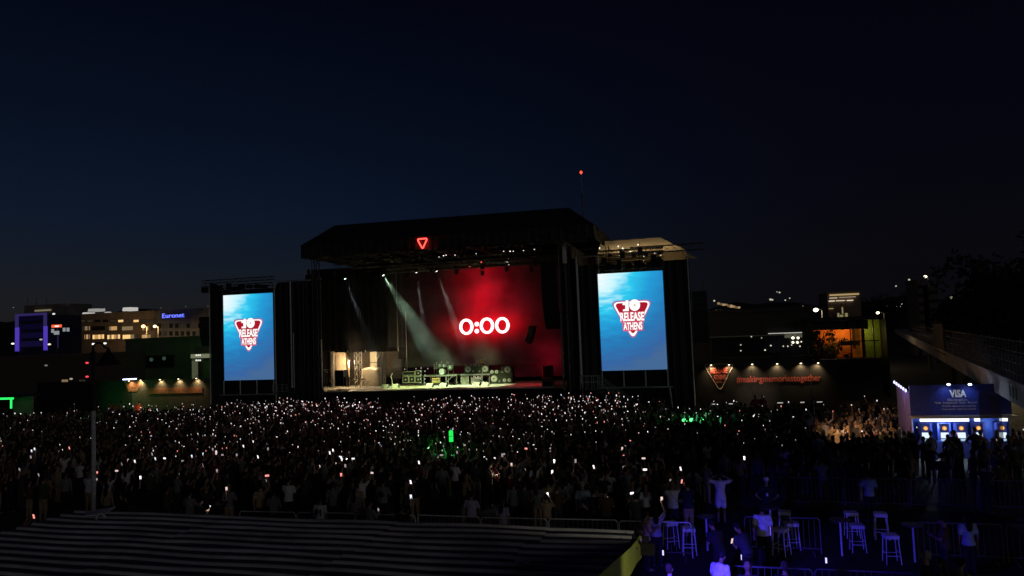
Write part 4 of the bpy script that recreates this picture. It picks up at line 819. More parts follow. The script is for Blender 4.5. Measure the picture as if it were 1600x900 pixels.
for x_, y_, e_, c_ in ((P(1320, 540, 75).x, 75.4, 40, (1, .45, .12)), (P(1300, 540, 75).x, 75.4, 22, (1, .4, .1)), (P(1356, 545, 74).x, 74.1, 14, (.95, 1, .3))): 
    lt = thing('ceiling_lamp', 'ceiling lamp inside the glazed room, over %s' % {40: 'the middle of the orange wall', 22: 'the left of the orange wall', 14: 'the yellow-green wall'}[e_], 'lamp', (x_, y_, zt_-.85)); MB().box(-.15, .15, -.1, .1, .0, .05).build('fitting', BLACK, lt, world=False); lamp('glow', 'POINT', (0, 0, -.15), e_, c_, lt, size=.1, world=False)
def tree(x, y, h, cr, label, m, name='tree', n=900, seed=1, trunk=None, leafs=.22, flat_=.7):
    rt_ = random.Random(seed); t = thing(name, label, 'tree', (x, y, 0))
    tm = mat('bark', (.06, .05, .04), .9); top = h-cr*flat_
    mb = MB(); mb.tube((0,0,0), (.1*cr, 0, top*.7), .05*h**.7, .03*h**.7, n=8); tips = []
    for i in range(9):
        a_ = i*2.4; e_ = Vector((math.cos(a_)*cr*.62, math.sin(a_)*cr*.62, top+rt_.uniform(-.2, .55)*cr*flat_)); s_ = Vector((.1*cr*.8, 0, top*(.5+.05*(i % 4)))); mid = s_.lerp(e_, .5)+Vector((0, 0, .1*cr)); mb.tube(s_, mid, .018*h**.7, .012*h**.7, n=5).tube(mid, e_, .012*h**.7, .006*h**.7, n=5); tips.append(e_); tips.append(mid)
    mb.build('trunk', tm, t, world=False)
    lv = MB(); cl = [(tips[rt_.randrange(len(tips))]+Vector([rt_.gauss(0, .3*cr) for _ in range(3)]), rt_.uniform(.18, .38)*cr) for _ in range(26)]
    vs = []; fs = []
    for i in range(n):
        c_, r_ = cl[rt_.randrange(len(cl))]; d = Vector([rt_.gauss(0, 1) for _ in range(3)]); d = d.normalized()*r_*rt_.random()**.4; d.z *= flat_; p = c_+d
        a_ = Vector([rt_.gauss(0, 1) for _ in range(3)]).normalized()*leafs; b_ = a_.orthogonal().normalized()*leafs*.6; k = len(vs)
        vs += [p-a_, p+b_*.8, p+a_, p-b_]; fs.append((k, k+1, k+2, k+3))
    lv.add(vs, fs); lv.build('crown', m, t, world=False); return t
LEAF = mat('dark_leaves', (.05, .07, .03), .8, var=.5, scale=.8); PINE = mat('pine_needles', (.02, .028, .015), .9, var=.5, scale=.5)
q = P(1292, 560, 74.6); tree(q.x, 74.8, 5.6, 1.8, 'small tree silhouetted against the orange room', LEAF, n=700, seed=4, leafs=.16)
q = P(1272, 530, 72); tree(q.x, 71.5, 6.6, 1.5, 'leafy tree at the left corner of the glazed room', LEAF, n=500, seed=5, leafs=.17)
# striped hotel
A_ = P(1294, 484, 200); B_ = P(1344, 457, 200); t = building('distant building with rows of lit horizontal bands', A_.x, B_.x, 200, 15, B_.z, BR)
for y0, y1, x0, x1, s in ((458, 462.5, 1296, 1342, .42), (463.5, 465, 1311, 1337, .9), (465, 466.3, 1296, 1308, .9), (469.5, 471.3, 1295, 1304, .9), (469, 470.6, 1306, 1320, .9), (468.5, 470.2, 1323, 1333, .9), (481.5, 483, 1295, 1302, .3)):
    q0 = P(x0, y1, 199.8); q1 = P(x1, y0, 199.8); MB().box(q0.x, q1.x, 199.6, 199.8, q0.z, q1.z).build('lit_band', emis('band%.1f' % s, (1, .72 if s < .6 else .85, .32 if s < .6 else .6), s, False), t)
q0 = P(1308, 500, 190); t = thing('lit_facade', 'small pale lit church-like front below the striped building', 'building', (q0.x, 190, 0)); q1 = P(1325, 490, 190); MB().box(q0.x, q1.x, 190, 196, 0, q1.z).build('walls', mat('pale_wall', (.4, .35, .25), .8), t)
for x0, y0, x1, y1 in ((1309, 489, 1311, 498), (1313, 492, 1317, 501), (1315.5, 480, 1317, 490), (1321, 489, 1324, 497)): a0 = P(x0, y1, 189.8); a1_ = P(x1, y0, 189.8); MB().box(a0.x, a1_.x, 189.6, 189.8, a0.z, a1_.z).build('lit_strip', emis('facade_glow', (.8, .7, .35), .28, False), t)
MB().box(P(1315.6, 490, 190).x, P(1316.8, 490, 190).x, 190, 191, q1.z+.003, q1.z+2.2).build('spire', mat('pale_wall', (.4,.35,.25), .8), t)
street_light(1267, 486, 120, 500, 'bright orange street light left of the striped building', 300, .28, (1, .66, .28), grp=SLG, s=7); street_light(1284, 484.5, 120, 500, 'whiter street light just right of the bright orange one', 300, .28, (1, .85, .55), grp=SLG, s=5); street_light(1381, 489, 120, 500, 'lone warm street light at the start of the bridge', 40, .18, (1, .78, .42), grp=SLG, s=6); street_light(1118, 490, 120, 500, 'warm street light beside the right line array', 300, .28, (1, .70, .3), grp=SLG, s=5)
street_light(1449.5, 432.5, 300, 470, 'high white lamp on the dark wooded hill at right', 0, .5, (1, .95, .7), grp=SLG, s=3)
q0 = P(1120, 492.5, 118); q1 = P(1130, 488, 118); t = thing('blue_sign', 'small bright blue signboard beside the warm street light', 'signboard', (q0.x, 118, 0)); MB().box(q0.x, q1.x, 118, 118.2, q0.z, q1.z).build('board', emis('sign_sky', (.25, .55, 1), 1.6, False), t); MB().box(q0.x-.15, q1.x+.15, 118.21, 118.3, q0.z-.15, q1.z+.15).build('border', emis('sign_deep', (.01, .08, .5), 1, False), t); MB().tube(((q0.x+q1.x)/2, 118.4, 0), ((q0.x+q1.x)/2, 118.4, q0.z), .1, n=6).build('post', DKSTEEL, t)
# lit ridge ruins and scattered city lights on the hills
q0 = P(1121, 476, 420); t = thing('lit_ruins', 'golden lit ruined walls on the ridge right of the stage', 'ruins', (q0.x, 420, 20))
rr = random.Random(5)
for k in range(9):
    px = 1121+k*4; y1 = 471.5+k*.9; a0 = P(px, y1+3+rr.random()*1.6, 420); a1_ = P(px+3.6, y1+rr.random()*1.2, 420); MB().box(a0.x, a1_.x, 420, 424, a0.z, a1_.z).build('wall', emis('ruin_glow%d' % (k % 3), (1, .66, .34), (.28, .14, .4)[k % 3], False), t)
mb = MB(); rr = random.Random(9)
for px, py, r_ in [(1116, 470, .9), (1204, 468, 1.1), (1207, 468.5, .8), (1218, 457, .8), (1214, 456, .5), (1227, 469, .7), (1234, 466, .6), (1420.5, 437, .9), (1400, 447, .7), (1427, 466, .5), (1428, 469, .7), (1459, 480, 1.0), (1461, 483, .8), (1452, 492, .5), (1498, 491, .8), (1486, 465, 1.2), (1152, 488, .4), (1143, 488, .4), (1409, 475, .5)]+[(rr.uniform(0, 1600), rr.uniform(478, 492), rr.uniform(.2, .45)) for _ in range(70)]:
    p = P(px, py, 560); mb.ell(p, r_*.8, .3, r_*.7, 6, 4)
tag(mb.build('city_lights', emis('city_light', (1, .9, .7), .55, False)), 'scattered distant city lights on the dark hills', kind='stuff')
q0 = P(1195, 494, 80); q1 = P(1214, 492.5, 80); t = thing('lit_ledge', 'thin orange lit ledge with a small palm on the dark hall roof', 'ledge', q0); MB().box(q0.x, q1.x, 80, 80.2, q0.z, q1.z).build('strip', emis('ledge_orange', (1, .6, .35), .55, False), t); MB().tube((q0.x+.1, 80.1, q0.z), (q0.x+.1, 80.1, q0.z+.6), .03, n=5).build('palm_stem', DKSTEEL, t)
for x0, y0, x1, y1, lb, s in ((1517, 483, 1522.5, 493.5, 'left smaller', .10), (1526, 483, 1534.5, 493.5, 'right brighter', .38)):
    a0 = P(x0, y1, 110); a1_ = P(x1, y0, 110); t = thing('lit_window_block', lb+' of the two yellowish lit windows on the dark right slope', 'window', a0); MB().box(a0.x, a1_.x, 110, 110.1, a0.z, a1_.z).build('pane', emis('slope_window%.2f' % s, (1, .9, .5), s, False), t); MB().box(a0.x-.1, a1_.x+.1, 110.1, 113, a0.z-3, a1_.z+.3).build('surround', BLACK, t)
for px, w, top, lb in ((1437, 8, 440, 'left narrow'), (1458, 15, 449, 'right broad')):
    a0 = P(px-w/2, top, 150); a1_ = P(px+w/2, top, 150); tt = building(lb+' dark grey tower block behind the bridge', a0.x, a1_.x, 150, 8, a0.z, mat('dim_tower', (.10, .095, .09), .8))
    for k in range(5): MB().box(a0.x+.1, a1_.x-.1, 149.9, 149.99, a0.z-1.3-k*1.6, a0.z-.6-k*1.6).build('window_band', GLASS, tt)
# big dark trees at right
for i, (px, py, v, cr) in enumerate(((1350, 462, 240, 7), (1385, 458, 235, 8), (1480, 455, 220, 8), (1510, 425, 110, 5.5), (1540, 408, 95, 6), (1572, 380, 85, 6.5), (1606, 360, 80, 7), (1645, 350, 78, 7.5))):
    p = P(px, py, v); tree(p.x, v, p.z, cr, 'tall dark %s on the right slope, %s' % ('pine', ['farthest left, behind the striped building', 'second from the left, above the bridge start', 'third from the left, over the grey towers', 'fourth, left of the high ones', 'fifth, above the lit windows', 'sixth, near the right edge', 'tallest at the right edge', 'cut by the right edge of the view'][i]), PINE, 'pine_tree', n=1500, seed=20+i, leafs=.42, flat_=1.0)
tag(hills_right if False else MB().grid(lambda s, q: (75+170*s, 170+140*q, -1+(3+9*s**.7)*math.sin(min(1, q*1.5+.05)*1.57)), 24, 8).build('wooded_slope', HILL, smooth=True), kind='structure')
# ---- bridge on the right
t = thing('footbridge', 'long concrete footbridge with grille railing running along the right', 'bridge', (16, 56, 0))
def bu(v): return 11.92+.2*(v-33.06)
BC = mat('bridge_concrete', (.55, .47, .46), .85, scale=.6)
v0_, v1_ = 20, 205
def bbox(y0, y1, dx0, dx1, z0, z1, nm, m):
    return MB().add([(bu(y0)+dx0, y0, z0), (bu(y0)+dx1, y0, z0), (bu(y1)+dx1, y1, z0), (bu(y1)+dx0, y1, z0), (bu(y0)+dx0, y0, z1), (bu(y0)+dx1, y0, z1), (bu(y1)+dx1, y1, z1), (bu(y1)+dx0, y1, z1)], [(0,3,2,1),(4,5,6,7),(0,1,5,4),(1,2,6,5),(2,3,7,6),(3,0,4,7)]).build(nm, m, t)
bbox(v0_, v1_, 0, 3.6, 3.22, 4.2, 'deck_beam', BC); bbox(v0_, v1_, -.12, 0, 4.05, 4.25, 'edge_lip', BC)
for v in (26, 48, 78, 110, 150): MB().lathe((bu(v)+1.8, v, 0), [(.45, 0), (.45, 3.2)], 12).build('pier', mat('dark_pier', (.10, .09, .085), .9), t)
g = MB()
for z in (4.55, 4.95, 5.35, 5.75): g.add([], [])
RL = mat('grille_steel', (.07, .065, .065), .6, .2)
for z in (4.5, 4.95, 5.4, 5.85):
    for dx in (.05,): bbox(v0_, v1_, dx, dx+.05, z, z+.05, 'rail', RL)
v = v0_; k = 0
while v < 120:
    MB().box(bu(v)+.04, bu(v)+.10, v, v+.05, 4.2, 5.9 if k % 3 else 6.0).build('upright', RL, t); v += .9 if v < 60 else 2.0; k += 1
a0 = at(1443, 520, u=None, v=72); BN = mat('dim_red_banner', (.09, .02, .035), .8)
bbox(66, 76, -.10, -.04, 3.9, 6.4, 'banner', BN); 
text('banner_mark', 'R', (bu(71)-.13, 70.6, 4.9), .8, mat('pale_mark', (.5, .3, .3), .7), t, .02).rotation_euler = (0, 0, R(80))
for k in range(3): vv = 34.8+k*.75; bbox(vv, vv+.3, -.012, -.003, 3.45, 3.95, 'beam_slot', mat('slot_dark', (.06,.05,.05), .9))
# ---- blue booth under the bridge
VB = 41.0
BLUE = mat('deep_blue_panel', (.025, .04, .26), .55, bump=0); BLUE2 = mat('bright_blue_panel', (.03, .10, .50), .5, bump=0)
A_ = P(1420, 601, VB); B_ = P(1578, 601, VB)
t = thing('payment_booth', 'blue drinks booth with lit counters and a VISA board under the bridge', 'booth', ((A_.x+B_.x)/2, VB, 0))
x0, x1 = A_.x, B_.x; zc = 2.02; ztop = 3.62
for k in range(5): MB().box(x0+(x1-x0)*k/5+.004, x0+(x1-x0)*(k+1)/5-.004, VB, VB+.08, zc+.12, ztop).build('upper_board', BLUE, t)
MB().box(x0-.05, x1+.1, VB-.5, VB+.1, zc, zc+.10).build('canopy', STEEL, t)
MB().box(x0+.1, x1, VB+.5, VB+.6, 0, zc-.003).build('back_panel', BLUE2, t)
MB().box(x0, x1, VB+.0, VB+.45, .0, .85).build('counter', BLUE, t)
for i, (pa, pb) in enumerate(((1437, 1513), (1522, 1530), (1561, 1573))): q0 = P(pa, 657, VB); q1 = P(pb, 657, VB); MB().box(q0.x, q1.x, VB-.12, VB-.02, zc-.19, zc-.03).build('light_box', emis('light_box', (.85, .92, 1), 2), t)
wtx = P(1484, 621, VB-.02); w2 = P(1510, 620, VB-.02)
text('visa_lettering', 'VISA', (wtx.x, VB-.03, wtx.z), .37, mat('cream_print', (.85, .8, .7), .5, bump=0), t, .02, off=.035, w=w2.x-wtx.x)
PR = mat('dim_print', (.5, .5, .6), .6, bump=0)
for txt, pa, pb, py, h_ in (('Εδώ αγοράζετε', 1481, 1512, 627.5, .14), ('Ποτά · Αναψυκτικά · Νερό · Φαγητό', 1461, 1527, 632, .14), ('ΠΡΟΣΟΧΗ: αποκλειστικά με κάρτα Visa', 1472, 1525, 636.5, .10), ('Χωρίς μετρητά · εύκολα και γρήγορα', 1472, 1525, 641, .09)):
    q0 = P(pa, py, VB-.02); q1 = P(pb, py, VB-.02); text('small_lettering', txt, (q0.x, VB-.02, q0.z), h_, PR, t, .01, off=.008, w=q1.x-q0.x)
for i, px in enumerate((1447, 1476.5, 1503, 1530, 1567)):
    q = P(px, 657, VB-.1); m_ = thing('drink_machine', ['leftmost self-service machine', 'second self-service machine from the left', 'middle self-service machine behind the queue', 'fourth self-service machine beside the feather flag', 'rightmost self-service machine past the flag'][i]+' in the blue booth', 'machine', (q.x, VB+.05, .86), group='self-service machines in the blue booth')
    MB().box(-.30, .30, .08, .3, 0, .88).build('body', BLUE, m_, world=False)
    MB().box(-.19, .19, .03, .077, .42, .84).build('screen', emis('machine_dark', (.02, .03, .12), 1, False), m_, world=False)
    MB().tube((0, .03, .62), (0, .0, .62), .10, n=14).build('orange_disc', emis('orange_disc', (1, .35, .04), 1.1, False), m_, world=False); MB().tube((.0, -.0, .62), (0, -.01, .62), .05, n=12).build('yellow_core', emis('yellow_core', (1, .75, .3), 1.1, False), m_, world=False)
    MB().box(-.17, .17, .02, .077, .14, .40).build('lit_panel', emis('machine_white', (.75, .88, 1), 1.1, False), m_, world=False); MB().box(-.17, .17, -.03, .077, .0, .10).build('tray', emis('tray_white', (.5, .75, 1), .7, False), m_, world=False)
for px, lb in ((1480, 'left'), (1513, 'right')):
    p = P(px, 604, VB-.2); tt = thing('board_lamp', lb+' bluish lamp shining on the VISA board', 'lamp', (p.x, VB-.45, p.z+.12), group='lamps over the VISA board'); MB().path([(0, .45, 0), (0, .2, .12), (0, 0, .05)], .02, 5).build('arm', BLACK, tt, world=False); MB().ell((0, .0, .0), .09, .09, .05, 8, 4).build('bulb', emis('blue_bulb', (.6, .75, 1), 6, False), tt, world=False)
    lamp('glow', 'SPOT', (0, 0, -.07), 12, (.45, .6, 1), tt, size=.05, spot=120, blend=.9, world=False).rotation_euler = (R(30), 0, 0)
lamp('counter_glow', 'POINT', (P(1475, 657, VB).x, VB-.1, 1.6), 95, (.6, .8, 1), t, size=.2); lamp('counter_glow', 'POINT', (P(1550, 657, VB).x, VB-.1, 1.6), 60, (.6, .8, 1), t, size=.2)
# side wing panel with small tubes on top
a0 = P(1419, 612, VB+.3); tt = thing('side_panel', 'slanted violet lit side panel left of the blue booth', 'panel', (a0.x, VB, 0))
yb = VB+3.4; xb = P(1400, 600, yb).x
MB().add([(a0.x, VB, .2), (xb, yb, .2), (xb, yb, P(1400, 598, yb).z), (a0.x, VB, 3.25), (a0.x+.06, VB+.03, .2), (xb+.06, yb+.03, .2), (xb+.06, yb+.03, P(1400, 598, yb).z), (a0.x+.06, VB+.03, 3.25)], [(0,3,2,1), (4,5,6,7), (0,1,5,4), (3,7,6,2), (0,4,7,3), (1,2,6,5)]).build('board', mat('violet_board', (.24, .18, .45), .7), tt)
for k in range(6):
    s = (k+.5)/6; q = Vector((a0.x, VB, 3.28)).lerp(Vector((xb, yb, P(1400, 598, yb).z+.03)), s); MB().ell(q+Vector((-.15, -.1, .05)), .05, .05, .09, 6, 4).build('tube_lamp', emis('violet_tube', (.6, .6, 1), 2.2, False), tt)
lamp('panel_glow', 'POINT', ((a0.x+xb)/2-.5, (VB+yb)/2-.4, 3.4), 8, (.5, .45, 1), tt, size=.1)
MB().box((a0.x+xb)/2-.02, (a0.x+xb)/2+.05, (VB+yb)/2-.25, (VB+yb)/2-.2, 2.2, 2.9).build('mark', mat('pale_mark', (.5, .3, .3), .7), tt)
q = P(1590, 640, 43); tag(MB().box(q.x-.3, q.x+1.2, 44, 44.2, 0, 3.1).build('pale_pillar', mat('pale_yellow_wall', (.45, .38, .22), .8)), 'pale yellowish wall end right of the blue booth', 'wall')
lw = thing('wall_light', 'yellowish light on the wall right of the blue booth', 'lamp', (q.x-.2, 43.2, 3.0)); MB().box(-.1, .1, -.1, .1, 0, .1).build('housing', BLACK, lw, world=False); lamp('glow', 'POINT', (0, 0, -.15), 5, (1, .85, .5), lw, size=.1, world=False)
# feather flag before the booth, thin see-through cloth
fm = bpy.data.materials.new('thin_brown_cloth'); fm.use_nodes = True; b_ = fm.node_tree.nodes['Principled BSDF']; b_.inputs['Base Color'].default_value = (.30, .18, .17, 1); b_.inputs['Roughness'].default_value = .8; b_.inputs['Alpha'].default_value = .5
q0 = P(1528, 612, 37); q1 = P(1561, 612, 37); t = thing('feather_flag', 'tall thin brown feather flag standing before the blue booth', 'flag', (q1.x, 37, 0))
pts = [(q0.x, .55), (q0.x, 3.45)]+[(q0.x+(q1.x-q0.x)*math.sin(a_)*1.0, 3.0+.62*math.cos(a_)) for a_ in np.linspace(0.1, 1.57, 8)]+[(q1.x, .4)]
MB().prism(pts, 37, 37.01).build('cloth', fm, t); MB().path([(q1.x+.02, 37, 0), (q1.x+.02, 37, 2.9)]+[(q0.x+(q1.x-q0.x)*math.sin(a_)+.03, 37, 3.03+.62*math.cos(a_)) for a_ in np.linspace(1.57, .1, 8)], .015, 5).build('pole', DKSTEEL, t)
# food stall light warming the crowd left of the booth
p = P(1382, 612, 39); t = thing('festoon_lamp', 'warm lamp on a thin post lighting the people left of the booth', 'lamp', (p.x-3.4, 37.5, 0))
MB().tube((0,0,0), (0,0,3.3), .03, n=6).build('post', BLACK, t, world=False); MB().lathe((0, -.1, 3.3), [(.14, 0), (.05, .14)], 8).build('shade', BLACK, t, world=False)
lamp('glow', 'SPOT', (0, .1, 3.25), 700, (1, .58, .30), t, target=(4.2, 4.5, .8), size=.1, spot=75, blend=.8, world=False)
# ---- tall curved street lamp post in front
t = thing('lamp_post', 'tall unlit lamp post, lower pole painted as lit, dark curved arm and bell shade', 'lamp post', (-23.2, 24, 0))
MB().tube((-23.2, 24, 0), (-23.2, 24, 4.6), .085, .075, n=12).build('pole', mat('pole_painted_lit', (.72, .72, .75), .45, .2), t); MB().tube((-23.2, 24, 4.6), (-23.2, 24, 6.9), .075, .06, n=12).build('upper_pole', BLACK, t)  # light on the lower pole put into its pale grey, upper pole kept black
bz = P(146, 548, 24).z; arc = []
for k in range(13):
    a_ = math.pi*(1-k/12); arc.append((-23.2+.26+.26*math.cos(a_), 24, bz+.18*math.sin(a_)+.12))
MB().tube((-23.2, 24, 6.9), (-23.2, 24, bz+.13), .05, n=8).build('neck', BLACK, t); MB().path(arc, .035, 8).build('curved_arm', BLACK, t)
sh = P(170, 558, 24); MB().lathe((sh.x-.02, 24, sh.z-.32), [(.44, 0), (.42, .05), (.26, .28), (.14, .45), (.06, .6), (.05, .7)], 20).build('bell_shade', BLACK, t); MB().path([arc[-1], (sh.x-.02, 24, sh.z+.32)], .03, 6).build('hanger', BLACK, t)
MB().ell((-23.2, 24, P(146, 560, 24).z), .12, .12, .35, 8, 6).build('joint', BLACK, t)
# ================================================================== PEOPLE
def evalmesh(mb, voxel, target, name, smooth=3):
    me = mb.mesh(name, SKIN0); o = bpy.data.objects.new(name, me); C.objects.link(o)
    m = o.modifiers.new('r', 'REMESH'); m.mode = 'VOXEL'; m.voxel_size = voxel; m.use_smooth_shade = True
    s = o.modifiers.new('s', 'SMOOTH'); s.iterations = smooth; s.factor = .5
    dg = bpy.context.evaluated_depsgraph_get(); dg.update()
    n = len(o.evaluated_get(dg).data.polygons)
    d = o.modifiers.new('d', 'DECIMATE'); d.ratio = min(1, target/max(1, n*2)); dg.update()
    r = bpy.data.meshes.new_from_object(o.evaluated_get(dg), depsgraph=dg); r.name = name
    bpy.data.objects.remove(o); bpy.data.meshes.remove(me)
    return r
SKIN0 = mat('skin', (.42, .26, .18), .55, var=.15, bump=0)
SKINS = [SKIN0, mat('skin_tan', (.32, .19, .12), .55, var=.15, bump=0), mat('skin_pale', (.52, .34, .25), .55, var=.15, bump=0)]
def cloth(n, c): return mat('cloth_'+n, c, .9, var=.25, scale=9, bump=.2)
def limb(mb, a, b, ra, rb, n=8):
    a, b = Vector(a), Vector(b); mb.tube(a, b, ra, rb, n=n); mb.ell(a, ra, ra, ra, 8, 6); mb.ell(b, rb, rb, rb, 8, 6)
def rings(mb, prof, n=14, M=None):          # prof: (x, y, z, rx, ry)
    vs = [Vector((x+rx*math.cos(2*math.pi*i/n), y+ry*math.sin(2*math.pi*i/n), z)) for x, y, z, rx, ry in prof for i in range(n)]
    if M: vs = [M(v) for v in vs]
    fs = [(j*n+i, j*n+(i+1) % n, (j+1)*n+(i+1) % n, (j+1)*n+i) for j in range(len(prof)-1) for i in range(n)]
    mb.add(vs, fs+[tuple(range(n))[::-1], tuple((len(prof)-1)*n+i for i in range(n))])
def hand(mb, w, d, curl=.5, up_=None, fine=True):   # w wrist, d pointing direction of the hand
    w, d = Vector(w), Vector(d).normalized(); s = (up_ or d.orthogonal()).cross(d).normalized(); nrm = d.cross(s)
    p = w+d*.085; limb(mb, w, w+d*.03, .027, .03); 
    for k in range(-1, 2): limb(mb, w+d*.03+s*k*.016, p+s*k*.022, .019, .018, 6)
    for k, L in enumerate((.062, .078, .074, .056)):
        b = p+s*(k-1.5)*.021; m = b+(d*(1-curl*.4)+nrm*curl*.5).normalized()*L*.55; e = m+(d*(1-curl)+nrm*curl).normalized()*L*.5
        limb(mb, b, m, .0115, .0105, 6); limb(mb, m, e, .0105, .009, 6)
    t0 = w+d*.03-s*.035; t1 = t0+(d*.6-s*.8).normalized()*.045; t2 = t1+(d*.9+nrm*.5).normalized()*.035
    limb(mb, t0, t1, .014, .012, 6); limb(mb, t1, t2, .012, .010, 6)
    return w+d*.11
POSES = {   # elbow, wrist, hand direction for (left, right); coordinates in metres, facing +y
 'down':   (((-.24, -.02, 1.13), (-.23, .06, .89), (0, .15, -1)), ((.24, -.02, 1.13), (.23, .06, .89), (0, .15, -1))),
 'film':   (((-.27, .16, 1.30), (-.10, .30, 1.52), (.25, .3, 1)), ((.27, .16, 1.30), (.10, .30, 1.52), (-.25, .3, 1))),
 'high':   (((-.24, -.02, 1.13), (-.21, .08, .90), (0, .2, -1)), ((.30, .16, 1.58), (.24, .26, 1.80), (-.1, .2, 1))),
 'both_up':(((-.30, .14, 1.58), (-.12, .26, 1.82), (.1, .2, 1)), ((.30, .14, 1.58), (.12, .26, 1.82), (-.1, .2, 1))),
 'hips':   (((-.36, -.06, 1.18), (-.20, .07, 1.02), (1, .3, -.3)), ((.36, -.06, 1.18), (.20, .07, 1.02), (-1, .3, -.3))),
 'head':   (((-.42, .02, 1.47), (-.16, -.02, 1.62), (1, -.1, .3)), ((.42, .02, 1.47), (.16, -.02, 1.62), (-1, -.1, .3))),
 'look':   (((-.23, .08, 1.17), (-.06, .28, 1.22), (.4, 1, .3)), ((.23, .08, 1.17), (.08, .30, 1.24), (-.3, 1, .4))),
 'cross':  (((-.27, .05, 1.16), (.02, .19, 1.18), (1, .1, .2)), ((.27, .05, 1.16), (-.02, .21, 1.14), (-1, .1, .2))),
 'wave':   (((-.24, -.02, 1.13), (-.21, .08, .90), (0, .2, -1)), ((.36, .02, 1.55), (.40, .06, 1.80), (.1, .1, 1)))}
def person_meshes(pose, female=False, lean=0.0, fine=True, head_down=0.0, long_sleeve=False, shorts=False, key=''):
    (le, lw_, lh), (re, rw_, rh) = POSES[pose]
    k = .92 if female else 1.0
    def M(v):
        v = Vector(v)
        if lean and v.z > .95: a = lean; z = v.z-.95; v = Vector((v.x, v.y*math.cos(a)+z*math.sin(a), .95+z*math.cos(a)-v.y*math.sin(a)))
        return v
    def body(g, arms=1, legs=1, head=1, torso=1, leglen=1.0, armf=1.0, hands=True):
        mb = MB()
        if torso: rings(mb, [(0, 0, .84, .13, .10), (0, -.01, .93, .168+g, .125+g), (0, -.005, 1.02, .150*k+g, .112+g), (0, .005, 1.12, .135*k+g, .100+g), (0, .01, 1.25, .160*k+g, .115+g), (0, .0, 1.36, .180*k+g, .112+g), (0, -.01, 1.43, .150*k+g, .085+g), (0, -.012, 1.475, .075+g*.6, .065+g*.6)], M=M)
        if head:
            limb(mb, M((0, -.012, 1.44)), M((0, .0, 1.56)), .058, .052)
            hd = head_down
            def H(x, y, z): c_, s_ = math.cos(hd), math.sin(hd); z -= 1.56; return M((x, y*c_+z*s_, 1.56+z*c_-y*s_))
            mb.ell(H(0, -.008, 1.665), .076, .096, .102, 14, 10); mb.ell(H(0, .03, 1.60), .055, .062, .062, 10, 8); mb.ell(H(0, .095, 1.635), .013, .022, .022, 6, 5)
            for s in (-1, 1): mb.ell(H(.078*s, 0, 1.64), .012, .022, .032, 6, 5)
        if arms:
            for s, (E_, W_, H_) in ((-1, (le, lw_, lh)), (1, (re, rw_, rh))):
                S_ = Vector((.172*k*s, -.01, 1.405)); E_ = Vector(E_); W_ = Vector(W_)
                if armf < 1: limb(mb, M(S_), M(S_.lerp(E_, armf)), .058+g, .050+g)
                else:
                    limb(mb, M(S_), M(E_), .052+g, .040+g); limb(mb, M(E_), M(W_), .040+g, .028+g)
                    if hands: hand(mb, M(W_), Vector(H_), .7, fine=fine)
        if legs:
            for s in (-1, 1):
                hp = (.088*s, 0, .88); kn = Vector((.10*s, .015, .48)); an = Vector((.11*s, -.02, .09)); kn2 = Vector(hp).lerp(kn, min(1, leglen*1.0))
                limb(mb, hp, kn2, .088+g, .056+g if leglen >= 1 else .075+g)
                if leglen >= 1: limb(mb, kn, an, .054+g, .036+g)
                if leglen >= 1 and g == 0: limb(mb, an, (.125*s, .13, .035), .038, .030)
        return mb
    out_ = {}
    out_['body'] = evalmesh(body(0), .0135 if fine else .02, 3400 if fine else 900, 'body', 3)
    sh = body(.020, arms=0, legs=0, head=0)
    ar = body(.018, arms=1, legs=0, head=0, torso=0, armf=1 if long_sleeve else .62, hands=False); sh.add(ar.v, ar.f)
    out_['shirt'] = evalmesh(sh, .02, 900 if fine else 300, 'shirt', 2)
    tr = body(.016, arms=0, head=0, torso=0, leglen=.75 if shorts else 1.0); rings(tr, [(0, 0, .82, .15, .12), (0, -.01, .93, .185, .14), (0, -.005, 1.0, .17, .13)])
    out_['trousers'] = evalmesh(tr, .022, 500 if fine else 200, 'trousers', 2)
    hr = MB(); hd = head_down
    def H(x, y, z): c_, s_ = math.cos(hd), math.sin(hd); z -= 1.56; return M((x, y*c_+z*s_, 1.56+z*c_-y*s_))
    hr.ell(H(0, -.022, 1.685), .086, .100, .098, 12, 8); hr.ell(H(0, -.06, 1.64), .072, .055, .085, 10, 8)
    if female:
        for z, r_ in ((1.56, .08), (1.50, .09), (1.44, .095), (1.38, .09), (1.33, .075)): hr.ell(H(0, -.085 if z > 1.45 else -.115, z), r_, .045, .06, 10, 6)
    out_['hair'] = evalmesh(hr, .018, 300 if fine else 120, 'hair', 2)
    so_ = MB()
    for s in (-1, 1): so_.ell((.123*s, .07, .035), .045, .125, .036, 10, 6); so_.ell((.112*s, -.02, .07), .045, .05, .05, 8, 5)
    out_['shoes'] = evalmesh(so_, .02, 160, 'shoes', 1)
    # the phone sits in the right hand (or between both)
    w = Vector(rw_); hv = M(w)+Vector(rh).normalized()*.12
    out_['hand'] = hv if pose not in ('film', 'both_up', 'look') else Vector((0, hv.y+.02, hv.z+.02))
    out_['pose'] = pose; out_['female'] = female
    return out_
KINDS = {}
for nm_, args in {'down': ('down',), 'film': ('film',), 'high': ('high',), 'up': ('both_up',), 'hips': ('hips',), 'head': ('head',), 'look': ('look', False, 0, True, .45), 'cross': ('cross',), 'wave': ('wave',),
                  'w_down': ('down', True), 'w_film': ('film', True), 'w_high': ('high', True), 'w_cross': ('cross', True), 'w_wave': ('wave', True), 'lean': ('look', False, .45, True, .3), 'shorts': ('head', False, 0, True, 0, False, True)}.items():
    KINDS[nm_] = person_meshes(*args)
HAIRS = [cloth('black_hair', (.012, .010, .009)), cloth('brown_hair', (.05, .03, .02)), cloth('grey_hair', (.30, .28, .25)), cloth('fair_hair', (.22, .15, .08))]
